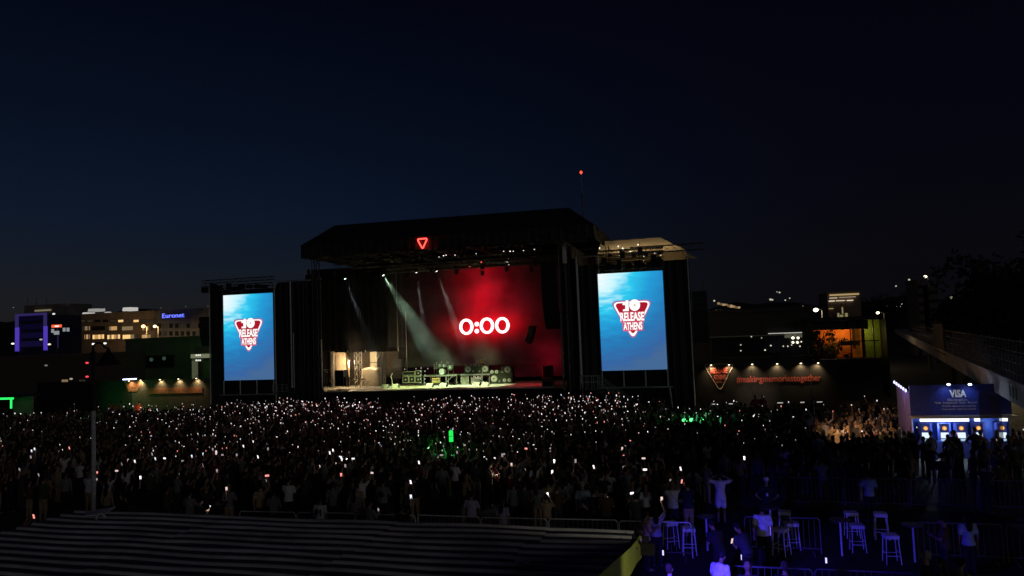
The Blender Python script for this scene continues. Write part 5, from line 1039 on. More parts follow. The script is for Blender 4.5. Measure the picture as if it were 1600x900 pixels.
CL = {'black': (.02, .02, .022), 'dark grey': (.06, .06, .065), 'navy blue': (.02, .025, .06), 'grey': (.22, .22, .23), 'white': (.84, .84, .84), 'dark red': (.16, .02, .02), 'olive green': (.07, .08, .04), 'brown': (.10, .06, .04), 'pale blue': (.40, .52, .60), 'red': (.5, .03, .02), 'orange': (.7, .22, .05), 'lilac grey': (.45, .42, .55), 'tan': (.40, .30, .18), 'pink': (.6, .35, .35)}
def setmat(o, m):
    o.material_slots[0].link = 'OBJECT'; o.material_slots[0].material = m
def person(kind, x, y, face, shirt, label, group=None, trousers='black', hair=0, skin=0, h=1.75, z=0.0):
    K = KINDS[kind]; o = bpy.data.objects.new('person', K['body']); C.objects.link(o); s = h/1.75
    o.location = (x, y, z); o.rotation_euler = (0, 0, face); o.scale = (s, s, s); setmat(o, SKINS[skin])
    tag(o, label, 'person', group)
    for part, m in (('shirt', cloth(shirt.replace(' ', '_'), CL[shirt])), ('trousers', cloth(trousers.replace(' ', '_'), CL[trousers])), ('hair', HAIRS[hair] if hair >= 0 else None), ('shoes', cloth('shoe_grey', (.12, .12, .12)))):
        if m is None: continue
        c = bpy.data.objects.new(part, K[part]); C.objects.link(c); c.parent = o; setmat(c, m)
    return o
# ---- phones
PHB = MB().box(-.038, .038, -.003, .005, -.078, .078).mesh('phone', PLAST)
def scr(n, c, s): return MB().box(-.034, .034, -.0062, -.0042, -.072, .072).mesh('lit_screen', emis(n, c, s, False))
SCR = [scr('screen_white', (1, .90, .91), 1.7), scr('screen_cool', (.88, .88, 1), 1.2), scr('screen_dim', (.85, .72, .74), .42), scr('screen_red', (1, .30, .25), 1.4), scr('screen_warm', (1, .72, .68), .9)]
def phone(p, rot, label, group, k, flashlight=False, sc=1.0):
    o = bpy.data.objects.new('phone', PHB); C.objects.link(o); o.location = p; o.rotation_euler = rot; o.scale = (sc, sc, sc); tag(o, label, 'phone', group)
    c = bpy.data.objects.new('screen', SCR[k]); C.objects.link(c); c.parent = o; return o
def hold(per, kind, k, label, group, land=False, yaw=0, tilt=.25):
    K = KINDS[kind]; s = per.scale[0]; a = per.rotation_euler[2]; hv = K['hand']*s; hv = Matrix.Rotation(a, 3, 'Z') @ hv; p = Vector(per.location)+hv+Vector((0, 0, .03))
    return phone(p, Euler((tilt, R(90) if land else 0, a+yaw), 'YXZ') if not land else (0, R(90), a+yaw), label, group, k)
# ---- singled-out people near the camera: (feet or head pixel, kind, ...)
def H(px, py, h=1.72): q = at(px, py, z=h); return q.x, q.y
def F(px, py): q = at(px, py, z=0); return q.x, q.y
GNEAR = None
specs = [
 # px, py of the head, kind, shirt, hair, turn (deg), height, phone (None or screen index), label
 (500, 780, 'down', 'white', 0, 0, 1.70, None, 'person in white football jersey with number 91 on the back'),
 (520, 757, 'high', 'grey', 0, 10, 1.78, 3, 'person in grey top holding up a reddish phone over the left crowd'),
 (598, 752, 'cross', 'grey', 0, 0, 1.80, None, 'person in grey jersey with a dark round print on the back'),
 (553, 768, 'w_down', 'grey', 0, 15, 1.70, None, 'woman with long dark hair in a grey sleeveless top at the front rail'),
 (577, 786, 'look', 'grey', 0, -20, 1.70, 2, 'person in grey shirt looking down at a phone behind the metal roof'),
 (627, 793, 'high', 'black', 0, 0, 1.72, 1, 'person in black raising a bluish lit phone behind the metal roof'),
 (710, 722, 'look', 'white', 0, -25, 1.78, None, 'person in white T-shirt with a dark mark on the back, centre of the crowd'),
 (690, 728, 'cross', 'grey', 0, 10, 1.74, None, 'person in pale grey shirt just left of the white T-shirt with the dark mark'),
 (764, 726, 'look', 'tan', 1, -70, 1.80, 0, 'man in striped tan and black shirt lit by the phone he holds, facing right'),
 (736, 772, 'cross', 'lilac grey', 0, 0, 1.75, None, 'person in lilac-white T-shirt standing at the rail, left of centre'),
 (785, 783, 'w_down', 'lilac grey', 0, -15, 1.66, None, 'woman in violet lit T-shirt at the rail beside the lilac-white T-shirt'),
 (802, 756, 'down', 'grey', 0, 0, 1.76, None, 'leftmost of three people in grey shirts in a row behind the rail'),
 (819, 757, 'cross', 'dark grey', 0, 0, 1.76, None, 'middle one of three people in a row behind the rail, in dark grey'),
 (838, 756, 'w_down', 'grey', 1, 0, 1.70, None, 'rightmost of three people in a row behind the rail, with pale trousers'),
 (910, 757, 'down', 'pale blue', 2, 0, 1.80, None, 'grey-haired man in long pale blue shirt standing alone by the rail'),
 (1124, 742, 'shorts', 'white', 0, 0, 1.78, None, 'person in white T-shirt and white-edged shorts with elbows raised'),
 (1197, 751, 'hips', 'black', 2, 0, 1.76, None, 'person in white cap and black T-shirt with a small white mark'),
 (1190, 793, 'down', 'white', 0, 0, 1.82, None, 'large man in pale shirt leaning at the bar fence between the stools'),
 (1122, 818, 'lean', 'black', 0, 35, 1.75, 2, 'person in black with a white stripe bending over a phone by the bar stools'),
 (1166, 822, 'lean', 'dark grey', 0, 45, 1.78, 4, 'man in dark clothes bending over a warm lit phone by the bar fence'),
 (1024, 798, 'w_high', 'lilac grey', 0, 8, 1.70, 4, 'woman with very long dark hair in lilac top holding a phone up'),
 (1008, 805, 'look', 'pink', 1, -60, 1.66, None, 'person in pink-lit shirt just left of the long haired woman'),
 (1118, 868, 'lean', 'white', 0, -30, 1.72, None, 'person in bright violet-white shirt at the near fence corner'),
 (1168, 884, 'down', 'dark grey', -1, 10, 1.76, None, 'bald person behind the near fence, seen from the back'),
 (1226, 884, 'down', 'black', 1, 0, 1.74, None, 'dark haired person right of the bald one at the near fence'),
 (1046, 888, 'down', 'dark red', 1, -20, 1.70, None, 'person with reddish lit face under the roof corner'),
 (1446, 868, 'down', 'black', 2, 80, 1.78, None, 'grey-haired man in profile facing left at the lower right'),
 (1470, 880, 'w_cross', 'brown', 1, 60, 1.66, None, 'woman just right of the grey-haired man in profile'),
 (1500, 880, 'look', 'tan', 0, -50, 1.68, None, 'person with bare arms stretched out, right of the woman at lower right'),
 (1510, 806, 'w_down', 'pale blue', 0, 10, 1.76, None, 'person in pale blue vest with dark hair at the right fence'),
 (1474, 812, 'look', 'brown', 0, 70, 1.72, None, 'slim person with bare bent arms left of the pale blue vest'),
 (1356, 740, 'cross', 'pale blue', 0, 0, 1.76, None, 'person in pale shirt alone behind the far right fence'),
 (296, 770, 'cross', 'grey', 0, 0, 1.76, None, 'person in grey hood standing at left behind the metal roof'),
 (312, 782, 'look', 'dark grey', 0, -20, 1.72, 1, 'person in dark grey looking at a bluish phone behind the metal roof'),
 (340, 780, 'high', 'black', 0, 20, 1.74, 4, 'person in black with bare arm raised high holding a phone at left'),
 (427, 770, 'cross', 'grey', 0, 0, 1.72, None, 'person with pale scarf over a grey shirt at left of the rail'),
 (476, 742, 'cross', 'dark grey', 0, 0, 1.78, None, 'person in dark grey shirt standing left of the raised reddish phone'),
 (158, 795, 'look', 'dark grey', 0, 15, 1.72, 0, 'person reading a bright phone beside the foot of the lamp post'),
 (182, 802, 'look', 'navy blue', 0, -10, 1.72, 1, 'person in navy reading a bluish phone behind the left end of the metal roof'),
 (38, 812, 'film', 'dark red', 0, 0, 1.72, 3, 'person with an orange lit phone at the far left edge'),
 (1180, 627, 'cross', 'red', 0, 180, 1.75, None, 'left one of two stewards in red before the right hoarding'),
 (1191.5, 626, 'cross', 'red', 2, 180, 1.75, None, 'right one of two stewards in red before the right hoarding'),
]
placed = []
def free(x, y, r=.42): return all((x-a)**2+(y-b)**2 > r*r for a, b in placed)
for px, py, kind, shirt, hair, turn, h, ph, lab in specs:
    x, y = H(px, py, h*.95)
    if 'stewards' in lab: q = at(px, py, v=59.5); x, y = at(px, py, v=57.3).x, 57.3
    skin = 2 if 'reddish lit' in lab or 'profile' in lab else 1
    o = person(kind, x, y, R(turn), shirt, lab, None, 'white' if 'shorts' in lab else ('tan' if 'pale trousers' in lab else 'black'), hair, skin, h, z=0)
    placed.append((x, y))
    if ph is not None: hold(o, kind, ph, 'phone held by the '+lab.replace('person ', 'person ').split(',')[0].replace('a ', '')[:60].rsplit(' ', 1)[0] if False else 'lit phone held by the '+' '.join(lab.split(',')[0].split()[:10]), None, yaw=0)
    if ph in (0, 4, 1): lamp('screen_glow', 'POINT', (0, .30, 1.30 if kind in ('look', 'lean') else 1.75), 2.2 if 'striped' in lab else .5, (1, .9, .85), o, size=.04, world=False)
    if '91' in lab: text('number_print', '91', (x-.125, y-.150, 1.10*h/1.75), .24, cloth('print_black', (.02, .02, .02)), o, .004, off=.03).scale = (.97, .97, .97)
    if 'dark mark' in lab and 'left of' not in lab:
        c = MB().prism([(-.05, -.10), (.04, -.11), (.07, .0), (.03, .11), (-.02, .10), (.0, .0)], -.162, -.155).build('shirt_print', cloth('print_black', (.02,.02,.02)), None); c.parent = o; c.location = (0, 0, 1.22)
    if 'round print' in lab: c = MB().tube((0, -.162, 1.22), (0, -.155, 1.22), .10, n=14).build('shirt_print', cloth('print_black', (.02,.02,.02)), None); c.parent = o
    if 'striped' in lab:
        for k in range(6): c = MB().lathe((0, .008, 1.0+k*.07), [(.01, 0), (.185, .003), (.185, .028), (.01, .031)], 14).build('shirt_stripe', cloth('print_black', (.02,.02,.02)), None); c.parent = o; c.scale = (1, .74, 1)
    if 'white cap' in lab: c = MB().ell((0, -.02, 1.72), .095, .11, .075, 12, 8).build('cap', cloth('white', CL['white'])); c.parent = o; c2 = MB().box(-.03, .03, -.164, -.158, 1.18, 1.28).build('shirt_print', cloth('white', CL['white'])); c2.parent = o
for o in list(C.objects):
    if o.name.startswith('number_print'): o.location = (-.13, -.158, 1.12)
# ---- the crowd: nearest rows as individuals, the rest as one mass
random.seed(77)
darks = ['black', 'black', 'black', 'dark grey', 'dark grey', 'navy blue', 'grey', 'olive green', 'brown', 'dark red', 'white', 'tan']
PX = lambda x, y, z: (lambda d: (800+FPX*d.dot(rt)/d.dot(fw), 450-FPX*d.dot(up)/d.dot(fw)))(Vector((x, y, z))-EYEP)
def allowed(x, y):
    px, py = PX(x, y, 1.7)
    if px < -60 or px > 1660: return False
    if x > bu(y)-(1.2 if y < 32 or y > 40 else -.6) and y > 20: return False
    if 9.2 < x < 15 and 39.3 < y < 46: return False
    if 1428 < px < 1565 and y > 33 and random.random() < .45: return False
    if y > 57.5 or (px > 1040 and y > 52) or (px < 330 and y > 54.5): return False
    if x > .2 and y < 31: return random.random() < .05 and not (y < 30.5 and x < 6.5)
    return True
zones = [(240, 'near the lamp post'), (420, 'under the left screen'), (640, 'left of the centre'), (900, 'under the clock'), (1090, 'under the right screen'), (1700, 'on the right side')]
posew = [('film', 5), ('high', 4), ('up', 1), ('down', 9), ('w_down', 7), ('w_film', 4), ('w_high', 2), ('hips', 3), ('cross', 6), ('look', 4), ('wave', 1), ('w_cross', 3), ('w_wave', 1), ('head', 1)]
pl = [p for p, w in posew for _ in range(w)]
words = {'film': 'filming with both hands', 'high': 'one arm raised with phone', 'up': 'with both arms raised', 'down': 'with arms hanging', 'hips': 'with hands on hips', 'cross': 'with folded arms', 'look': 'looking down at the hands', 'wave': 'waving one bare hand', 'head': 'with hands on the head'}
cand = []
for v in np.arange(24.6, 58, .60):
    for u in np.arange(-56, 26, .62): cand.append((u+random.uniform(-.25, .25)+.3*(int(v*10) % 2), v+random.uniform(-.22, .22)))
cand = [c for c in cand if allowed(*c)]
# people thin out towards the far left and right
def dens(x, y):
    px, _ = PX(x, y, 1.7); d = 1.0
    if px < 150: d *= .55
    if px > 1000: d *= .75 if y > 36 else .35
    if y < 29: d *= .5
    if y < 26: d *= .6
    d *= .72+.5*(.5+.5*math.sin(x*.9+math.sin(y*.7)*1.7)*math.cos(y*.8+x*.35))
    return d
spx = [PX(a, b, 1.2)[0] for a, b in placed]
def clear(x, y):
    px = PX(x, y, 1.2)[0]; return not any(abs(px-q) < 15 and b-7 < y < b-.2 for q, (a, b) in zip(spx, placed) if b < 35)
cand = [c for c in cand if random.random() < dens(*c) and free(*c) and clear(*c)]
cand.sort(key=lambda c: c[1]*1.0)
near = [c for c in cand][:300]; rest = cand[300:]
def phone_p(px, py):
    p = .10
    if 330 < px < 980: p = (.52 if py < 645 else (.34 if py < 665 else (.33 if py < 690 else (.34 if py < 720 else .24))))*(.45+1.1*(.5+.5*math.sin(px*.021+1.3)*math.sin(py*.06+px*.008)))
    elif px <= 330: p = .14+.24*max(0, px-120)/210
    elif px < 1200: p = .22
    else: p = .10
    return p
for x, y in near:
    px, py = PX(x, y, 1.7); wants = random.random() < phone_p(px, py)
    k = random.choice(['film', 'high', 'look', 'up', 'w_film', 'w_high', 'film']) if wants else random.choice(pl); sh = random.choice(darks); zn = next(n for lim, n in zones if px < lim)
    fem = k.startswith('w_'); wd = words[k.replace('w_', '')]
    if sh == 'white' and random.random() < .5: sh = 'grey'
    o = person(k, x, y, R(random.gauss(0, 14)), sh, '%s in %s %s, crowd %s' % ('long-haired person' if fem else 'person', sh, wd, zn), 'crowd facing the stage', random.choice(['black', 'dark grey', 'navy blue', 'tan']), random.choice([0, 0, 0, 1, 3]), random.choice([0, 1, 2]), random.uniform(1.58, 1.88) if not fem else random.uniform(1.55, 1.75))
    if k in ('film', 'high', 'up', 'w_film', 'w_high', 'look') and (wants or random.random() < .12):
        ki = random.choice([0, 0, 1, 2, 2, 4, 3 if random.random() < .4 else 2]); hold(o, k, ki, '%s phone screen %s, %s' % (['bright white', 'bluish white', 'dim grey', 'reddish', 'warm white'][ki], 'held on one arm' if k in ('high', 'w_high') else 'held in both hands', zn), 'lit phones in the crowd', land=random.random() < .3, yaw=random.gauss(0, .3))
# low-poly mass behind
def lowpoly(kind):
    K = KINDS[kind]; (le, lw_, lh), (re, rw_, rh) = POSES[K['pose']]; vs = []; fs = []; cs = []
    def tube_(a, b, ra, rb, c, n=5, fl=1.0):
        a, b = Vector(a), Vector(b); d = (b-a).normalized(); p = d.orthogonal().normalized() if abs(d.z) < .9 else Vector((1, 0, 0)); q = d.cross(p); o = len(vs)
        for P_, r in ((a, ra), (b, rb)):
            for i in range(n): t_ = 2*math.pi*i/n; vs.append(P_+p*math.cos(t_)*r+q*math.sin(t_)*r*fl)
        for i in range(n): fs.append((o+i, o+(i+1) % n, o+n+(i+1) % n)); fs.append((o+i, o+n+(i+1) % n, o+n+i)); cs.extend([c, c])
        for i in range(1, n-1): fs.append((o+n, o+n+i, o+n+i+1)); cs.append(c)
    for s in (-1, 1): tube_((.1*s, 0, 0), (.09*s, 0, .9), .055, .09, 2, 5)
    tube_((0, 0, .86), (0, 0, 1.15), .17, .15, 1, 8, .65); tube_((0, 0, 1.15), (0, 0, 1.4), .15, .2, 1, 8, .6); tube_((0, 0, 1.4), (0, 0, 1.48), .2, .07, 1, 8, .6)
    tube_((0, 0, 1.46), (0, 0, 1.58), .055, .055, 0, 5)
    prof = [(1.55, .045), (1.60, .078), (1.68, .088), (1.74, .07), (1.775, .02)]
    for (z0, r0_), (z1, r1_) in zip(prof, prof[1:]): tube_((0, 0, z0), (0, 0, z1), r0_, r1_, 3 if z1 > 1.61 else 0, 7)
    if K['female']: tube_((0, -.08, 1.66), (0, -.11, 1.33), .09, .07, 3, 6, .5)
    for s, (E_, W_, H_) in ((-1, (le, lw_, lh)), (1, (re, rw_, rh))):
        S_ = (.18*s, 0, 1.4); tube_(S_, E_, .055, .045, 1 if random.random() < .8 else 0, 5); tube_(E_, W_, .042, .03, 0, 5); W2 = Vector(W_)+Vector(H_).normalized()*.15; tube_(W_, W2, .035, .03, 0, 4)
    return np.array([tuple(v) for v in vs]), np.array(fs), np.array(cs), np.array(K['hand'])
LP = {k: lowpoly(k) for k in set(pl)}
V_, F_, Cc_, off = [], [], [], 0
pal_h = np.array([(.012, .01, .009), (.012, .01, .009), (.05, .03, .02), (.15, .1, .05)]); pal_s = np.array([CL[c] for c in darks]); pal_t = np.array([(.02, .02, .02), (.04, .04, .05), (.02, .025, .05)]); pal_k = np.array([(.42, .26, .18), (.32, .19, .12), (.5, .33, .24)])
PV, PF, PM, poff = [], [], [], 0
phone_local = np.array([(-.037, 0, -.075), (.037, 0, -.075), (.037, 0, .075), (-.037, 0, .075), (-.037, .008, -.075), (.037, .008, -.075), (.037, .008, .075), (-.037, .008, .075)])
def add_phone(p, a, rl, k, sc=1.0):
    global poff
    q = phone_local*sc; c_, s_ = math.cos(rl), math.sin(rl); q = np.stack([q[:,0]*c_-q[:,2]*s_, q[:,1], q[:,0]*s_+q[:,2]*c_], 1)
    c_, s_ = math.cos(a), math.sin(a); q = np.stack([q[:,0]*c_-q[:,1]*s_, q[:,0]*s_+q[:,1]*c_, q[:,2]], 1)+np.array(p)
    PV.append(q); PF.extend([tuple(i+poff for i in f) for f in ((0,1,2,3), (7,6,5,4), (0,4,5,1), (1,5,6,2), (2,6,7,3), (3,7,4,0))]); PM.extend([k, 5, 5, 5, 5, 5]); poff += 8
for x, y in rest:
    px, py = PX(x, y, 1.75); pp_ = phone_p(px, py); hasp = random.random() < pp_
    k = random.choice(['film', 'high', 'high', 'up', 'w_film', 'w_high', 'w_high']) if hasp else random.choice([q for q in pl if q in ('down', 'w_down', 'cross', 'hips', 'w_cross', 'down')])
    v, f, c, hnd = LP[k]; s = random.gauss(.985, .055); a = random.gauss(0, .3); ca, sa = math.cos(a), math.sin(a)
    q = v*s; q = np.stack([q[:,0]*ca-q[:,1]*sa+x, q[:,0]*sa+q[:,1]*ca+y, q[:,2]], 1)
    V_.append(q); F_.append(f+off); off += len(v)
    cc = np.zeros((len(c), 3)); cc[c == 0] = pal_k[random.randrange(3)]; cc[c == 1] = pal_s[random.randrange(len(pal_s))]*(.6 if random.random() < .7 else 1); cc[c == 2] = pal_t[random.randrange(3)]; cc[c == 3] = pal_h[random.randrange(4)]; Cc_.append(cc)
    if hasp:
        hh = hnd*s; add_phone((x+hh[0]*ca-hh[1]*sa, y+hh[0]*sa+hh[1]*ca-.03, hh[2]+.06), a+random.gauss(0, .35), random.choice([0, 0, .15, -.2, 1.57, 1.4]), random.choices([0, 1, 2, 3, 4], [4, 2, 6, .9, 3])[0], random.uniform(.34, .50+.30*min(1, max(0, (y-38)/18))))
def bigmesh(name, V, Fc, mats, pm=None, cols=None):
    me = bpy.data.meshes.new(name); V = np.concatenate(V).astype(np.float32)
    me.from_pydata(V.tolist(), [], Fc if isinstance(Fc, list) else Fc.tolist())
    for m in mats: me.materials.append(m)
    if pm is not None: me.polygons.foreach_set('material_index', pm)
    if cols is not None:
        at_ = me.color_attributes.new('clothes', 'FLOAT_COLOR', 'CORNER'); cl = np.repeat(cols, 3, axis=0); cl = np.concatenate([cl, np.ones((len(cl), 1))], 1).astype(np.float32); at_.data.foreach_set('color', cl.ravel())
    o = bpy.data.objects.new(name, me); C.objects.link(o); return o
m = bpy.data.materials.new('crowd_clothes'); m.use_nodes = True; b_ = m.node_tree.nodes['Principled BSDF']; ca_ = N(m.node_tree, 'ShaderNodeVertexColor', layer_name='clothes'); m.node_tree.links.new(ca_.outputs[0], b_.inputs['Base Color']); b_.inputs['Roughness'].default_value = .85
tag(bigmesh('crowd', V_, np.concatenate(F_), [m], cols=np.concatenate(Cc_)), 'dense dark crowd filling the ground before the stage', kind='stuff')
tag(bigmesh('crowd_phones', PV, PF, [q.materials[0] for q in SCR]+[PLAST], pm=PM), 'hundreds of lit phone screens held up over the far crowd', kind='stuff')
print('crowd', len(near), len(rest), 'phones', len(PV), 'tris', sum(len(f) for f in F_))
# ================================================================== FOREGROUND
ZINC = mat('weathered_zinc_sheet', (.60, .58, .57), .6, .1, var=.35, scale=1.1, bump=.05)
ZSHADE = mat('shaded_sheet_valley', (.16, .155, .16), .75, 0, var=.35, scale=1.4, bump=.05)  # shade between the lit ribs put into the colour: valleys darker than crests
kiosk = thing('bar_kiosk', 'bar kiosk with a ribbed metal roof in the near foreground', 'kiosk', (-8, 11, 0))
V1, V0, ZR = 14.62, 7.6, 3.2
pit = .372
def sheet(u0, u1, va, vb, seed):
    rs = random.Random(seed); prof = []; v = va; dz = rs.uniform(0, .012); tilt = rs.uniform(-.003, .003)
    while v < vb-.01:
        for dv, z in ((0, 0), (.235, 0), (.264, .042), (.312, .042), (.350, 0)): prof.append((v+dv*(pit/.372), z))
        v += pit
    prof.append((vb+.03, .0)); mb = MB(); nu = 10; ph = rs.uniform(0, 6)
    n = len(prof); vs = []
    for i in range(nu+1):
        u = u0+(u1-u0)*i/nu
        for (v, z) in prof: vs.append((u, v-.026*(u+14.5)+.012*math.sin(u*1.3+ph), ZR-.03+z+dz+tilt*(u-u0)+.010*math.sin(u*1.9+ph+v*2)-(.0)))
    fs = [(i*n+j, (i+1)*n+j, (i+1)*n+j+1, i*n+j+1) for i in range(nu) for j in range(n-1)]
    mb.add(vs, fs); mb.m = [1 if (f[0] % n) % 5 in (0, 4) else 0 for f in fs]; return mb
r = 0; v = V1-pit*3
while v > V0:
    vb = v+pit*3
    for k, (u0, u1) in enumerate(((-14.6, -10.4), (-10.48, -6.3), (-6.38, -3.1-.25*(r % 2)), (-3.2-.25*(r % 2), -1.48-.05*(r % 3)))):
        sheet(u0, u1, v, vb, r*7+k).build('roof_sheet', [ZINC, ZSHADE], kiosk)
    v -= pit*3; r += 1
MB().box(-14.55, -1.6, V0, V1-.45, ZR-.16, ZR-.07).build('roof_frame', BLACK, kiosk)
MB().box(-14.4, -1.8, V1-.6, V1-.5, 0, ZR-.17).build('front_wall', BLACK, kiosk); MB().box(-14.4, -14.3, V0, V1-.61, 0, ZR-.17).build('side_wall', BLACK, kiosk); MB().box(-1.9, -1.8, V0, V1-.61, 0, ZR-.17).build('side_wall', BLACK, kiosk)
# lamp under the eave and yellow-green banner
YG = mat('yellow_green_banner', (.52, .58, .08), .7, var=.12, scale=2)
bp_ = [at(px, py, u=-1.38) for px, py in ((1003, 829), (996, 843), (986, 855), (968, 871), (944, 892), (926, 910), (915, 935), (962, 935), (985, 899), (995, 880), (1003, 871))]
n_ = len(bp_); mb = MB(); mb.add([tuple(p) for p in bp_]+[(p.x-.012, p.y, p.z) for p in bp_], [tuple(range(n_)), tuple(range(n_, 2*n_))[::-1]]+[(i, n_+i, n_+(i+1) % n_, (i+1) % n_) for i in range(n_)])
tag(mb.build('banner', YG), 'yellow-green sagging banner hung along the right end of the kiosk roof', 'banner')
for k in range(9):
    p = at(1000-k*7.5, 829+k*7.8, z=3.22); tag(MB().tube((p.x-.05, p.y, p.z), (p.x+.10, p.y+.05, p.z-.16), .03, n=5).build('roof_tie', BLACK, kiosk))
t = thing('kiosk_lamp', 'small work lamp fixed out of sight beside the kiosk shining on the banner', 'lamp', (1.3, 9.0, 3.9)); MB().box(-.12, .12, -.06, .06, 0, .2).build('housing', BLACK, t, world=False)
lamp('glow', 'SPOT', (0, .1, .0), 140, (1, .93, .75), t, target=(-2.7, 4.3, -.9), size=.1, spot=44, blend=.8, world=False); lamp('glow', 'SPOT', (0, .1, .0), 12, (1, .9, .72), t, target=(-.1, 9.3, -3.0), size=.1, spot=34, blend=.9, world=False)
# folded flashing on the far roof edge and a scrap of paper
FL = mat('pale_flashing', (.75, .75, .75), .6); pts = [at(130, 806, v=13.9), at(137, 799, v=14.3), at(160, 797, v=14.45), at(181, 791, v=14.5), at(163, 803, v=14.1)]
t = thing('roof_flashing', 'bent pale metal flashing standing on the left end of the roof', 'flashing', tuple(pts[0]))
MB().add([tuple(p) for p in pts]+[(p.x, p.y, p.z-.02) for p in pts], [(0,1,2,3,4), (9,8,7,6,5)]+[(i, 5+i, 5+(i+1) % 5, (i+1) % 5) for i in range(5)]).build('plate', FL, t)
ar_ = [at(px, py, v=14.0) for px, py in ((150, 814), (151.5, 806), (155, 802.5), (160, 803), (165, 809))]; MB().path(ar_, .025, 6).build('bent_leg', FL, t)
q = at(816, 878, z=3.27); tag(MB().grid(lambda s, w: (q.x-.12+.24*s, q.y-.1+.2*w, ZR+.06+.05*math.sin(s*3)*math.sin(w*4+1)+.03*w), 4, 4).build('paper_scrap', WHITE), 'small crumpled pale scrap lying on the metal roof', 'scrap')
# ---- crowd barriers
BARM = mat('barrier_steel', (.15, .15, .145), .45, .3)
def barrier_proto():
    t = thing('crowd_barrier', 'x', 'barrier', (0, 0, 0)); w = 2.16
    MB().path([(-w/2, 0, .05), (-w/2, 0, 1.02), (-w/2+.06, 0, 1.1), (w/2-.06, 0, 1.1), (w/2, 0, 1.02), (w/2, 0, .05)], .021, 7).build('frame', BARM, t, world=False)
    MB().tube((-w/2, 0, .2), (w/2, 0, .2), .018, n=6).build('bottom_rail', BARM, t, world=False)
    b0 = MB().tube((0, 0, .2), (0, 0, 1.09), .009, n=5).mesh('bar', BARM)
    for k in range(13): o = bpy.data.objects.new('bar', b0); C.objects.link(o); o.parent = t; o.location = (-w/2+.16+k*(w-.32)/12, 0, 0)
    for x in (-w/2+.2, w/2-.2): MB().path([(x, -.28, .02), (x, 0, .10), (x, .28, .02)], .018, 5).build('foot', BARM, t, world=False)
    return t
bpx = barrier_proto(); first = [True]
def barrier(u, v, rz, label, group, fm_=None):
    if first[0]: first[0] = False; o = bpx; o.location = (u, v, 0); o.rotation_euler = (0, 0, rz); o['label'] = label; o['group'] = group
    else: o = copy_to(bpx, (u, v, 0), rz, label, group)
    for c_ in o.children:
        if c_.name.startswith('frame'): setmat(c_, fm_ or BARM)
    return o
ordn = ['first', 'second', 'third', 'fourth', 'fifth', 'sixth', 'seventh', 'eighth', 'ninth', 'tenth']
BGLINT = mat('painted_glint_steel', (.7, .7, .68), .4, .2)  # paler frame colour stands in for the glints on these rails
for k in range(7):
  _b = barrier(-15.1+2.22*k, 23.2+.06*(k % 2), R(random.uniform(-2, 2)), 'steel crowd barrier, %s from the left behind the ribbed roof' % ordn[k], 'barriers behind the kiosk roof', BGLINT)
for k, (u, v) in enumerate(((1.95, 24.1), (4.2, 23.9), (6.7, 23.9), (8.95, 23.85), (11.2, 23.8))):
    if k != 1: barrier(u, v, 0, 'steel crowd barrier behind the bar stools, %s' % ['leftmost, by the man in the pale shirt', '', 'left of the pale blue vest', 'right of the pale blue vest', 'cut by the right edge'][k], 'barriers behind the bar stools')
for k in range(5): barrier(3.6+2.22*k, 30.3-.08*k, 0, 'steel crowd barrier in the far right row, %s from the left' % ordn[k], 'far right row of barriers')
for k in range(3): barrier(1.1+2.22*k, 19.2, R(-1), 'steel crowd barrier at the bottom of the view, %s' % ['left one with bright bars', 'middle one', 'right one'][k], 'near barriers at the bottom')
# ---- bar stools and high tables
STO = mat('white_stool_plastic', (.82, .82, .84), .45, var=.1)
st = thing('bar_stool', 'x', 'bar stool', (0, 0, 0))
MB().box(-.19, .19, -.19, .19, .72, .82).build('seat', STO, st, world=False)
for sx_ in (-1, 1):
    for sy in (-1, 1): MB().tube((.16*sx_, .16*sy, .72), (.20*sx_, .20*sy, 0), .017, .014, n=6).build('leg', STO, st, world=False)
MB().tube((-.19, -.19, .25), (.19, -.19, .25), .012, n=5).build('footrest', STO, st, world=False); MB().tube((-.19, .19, .25), (.19, .19, .25), .012, n=5).build('footrest', STO, st, world=False)
for s in (-1, 1): MB().tube((.185*s, -.185, .32), (.185*s, .185, .32), .012, n=5).build('footrest', STO, st, world=False)
sl = [(1078, 866, 5, 'brightest violet bar stool beside the long haired woman'), (1049, 856, 25, 'dim bar stool just left of the brightest violet one'), (1222, 868, -30, 'violet lit bar stool right of the man in the pale shirt'), (1238, 858, 10, 'dark bar stool between the high tables'), (1341, 862, 2, 'violet lit bar stool in the right half of the bar area'), (1394, 880, 4, 'largest violet lit bar stool, at the right of the bar area'), (1332, 840, 3, 'farther bar stool behind the right-half violet one'), (1378, 842, -5, 'farther bar stool behind the largest violet one'), (1228, 838, -8, 'farther bar stool close to the barrier by the pale shirt')]
for i, (px, py, rz, lb) in enumerate(sl):
    x, y = F(px, py)
    if i == 0: st.location = (x, y, 0); st.rotation_euler = (0, 0, R(rz)); st['label'] = lb; st['group'] = 'bar stools'
    else: copy_to(st, (x, y, 0), R(rz), lb, 'bar stools')
tb = thing('high_table', 'x', 'table', (0, 0, 0))
MB().lathe((0, 0, 1.06), [(.27, 0), (.30, .012), (.30, .03), (.28, .04)], 20).build('table_top', mat('dark_table_top', (.10, .09, .09), .5), tb, world=False)
MB().tube((0, 0, .03), (0, 0, 1.06), .028, n=8).build('pole', STO, tb, world=False); MB().lathe((0, 0, 0), [(.22, 0), (.22, .015), (.05, .03)], 16).build('foot_plate', BLACK, tb, world=False)
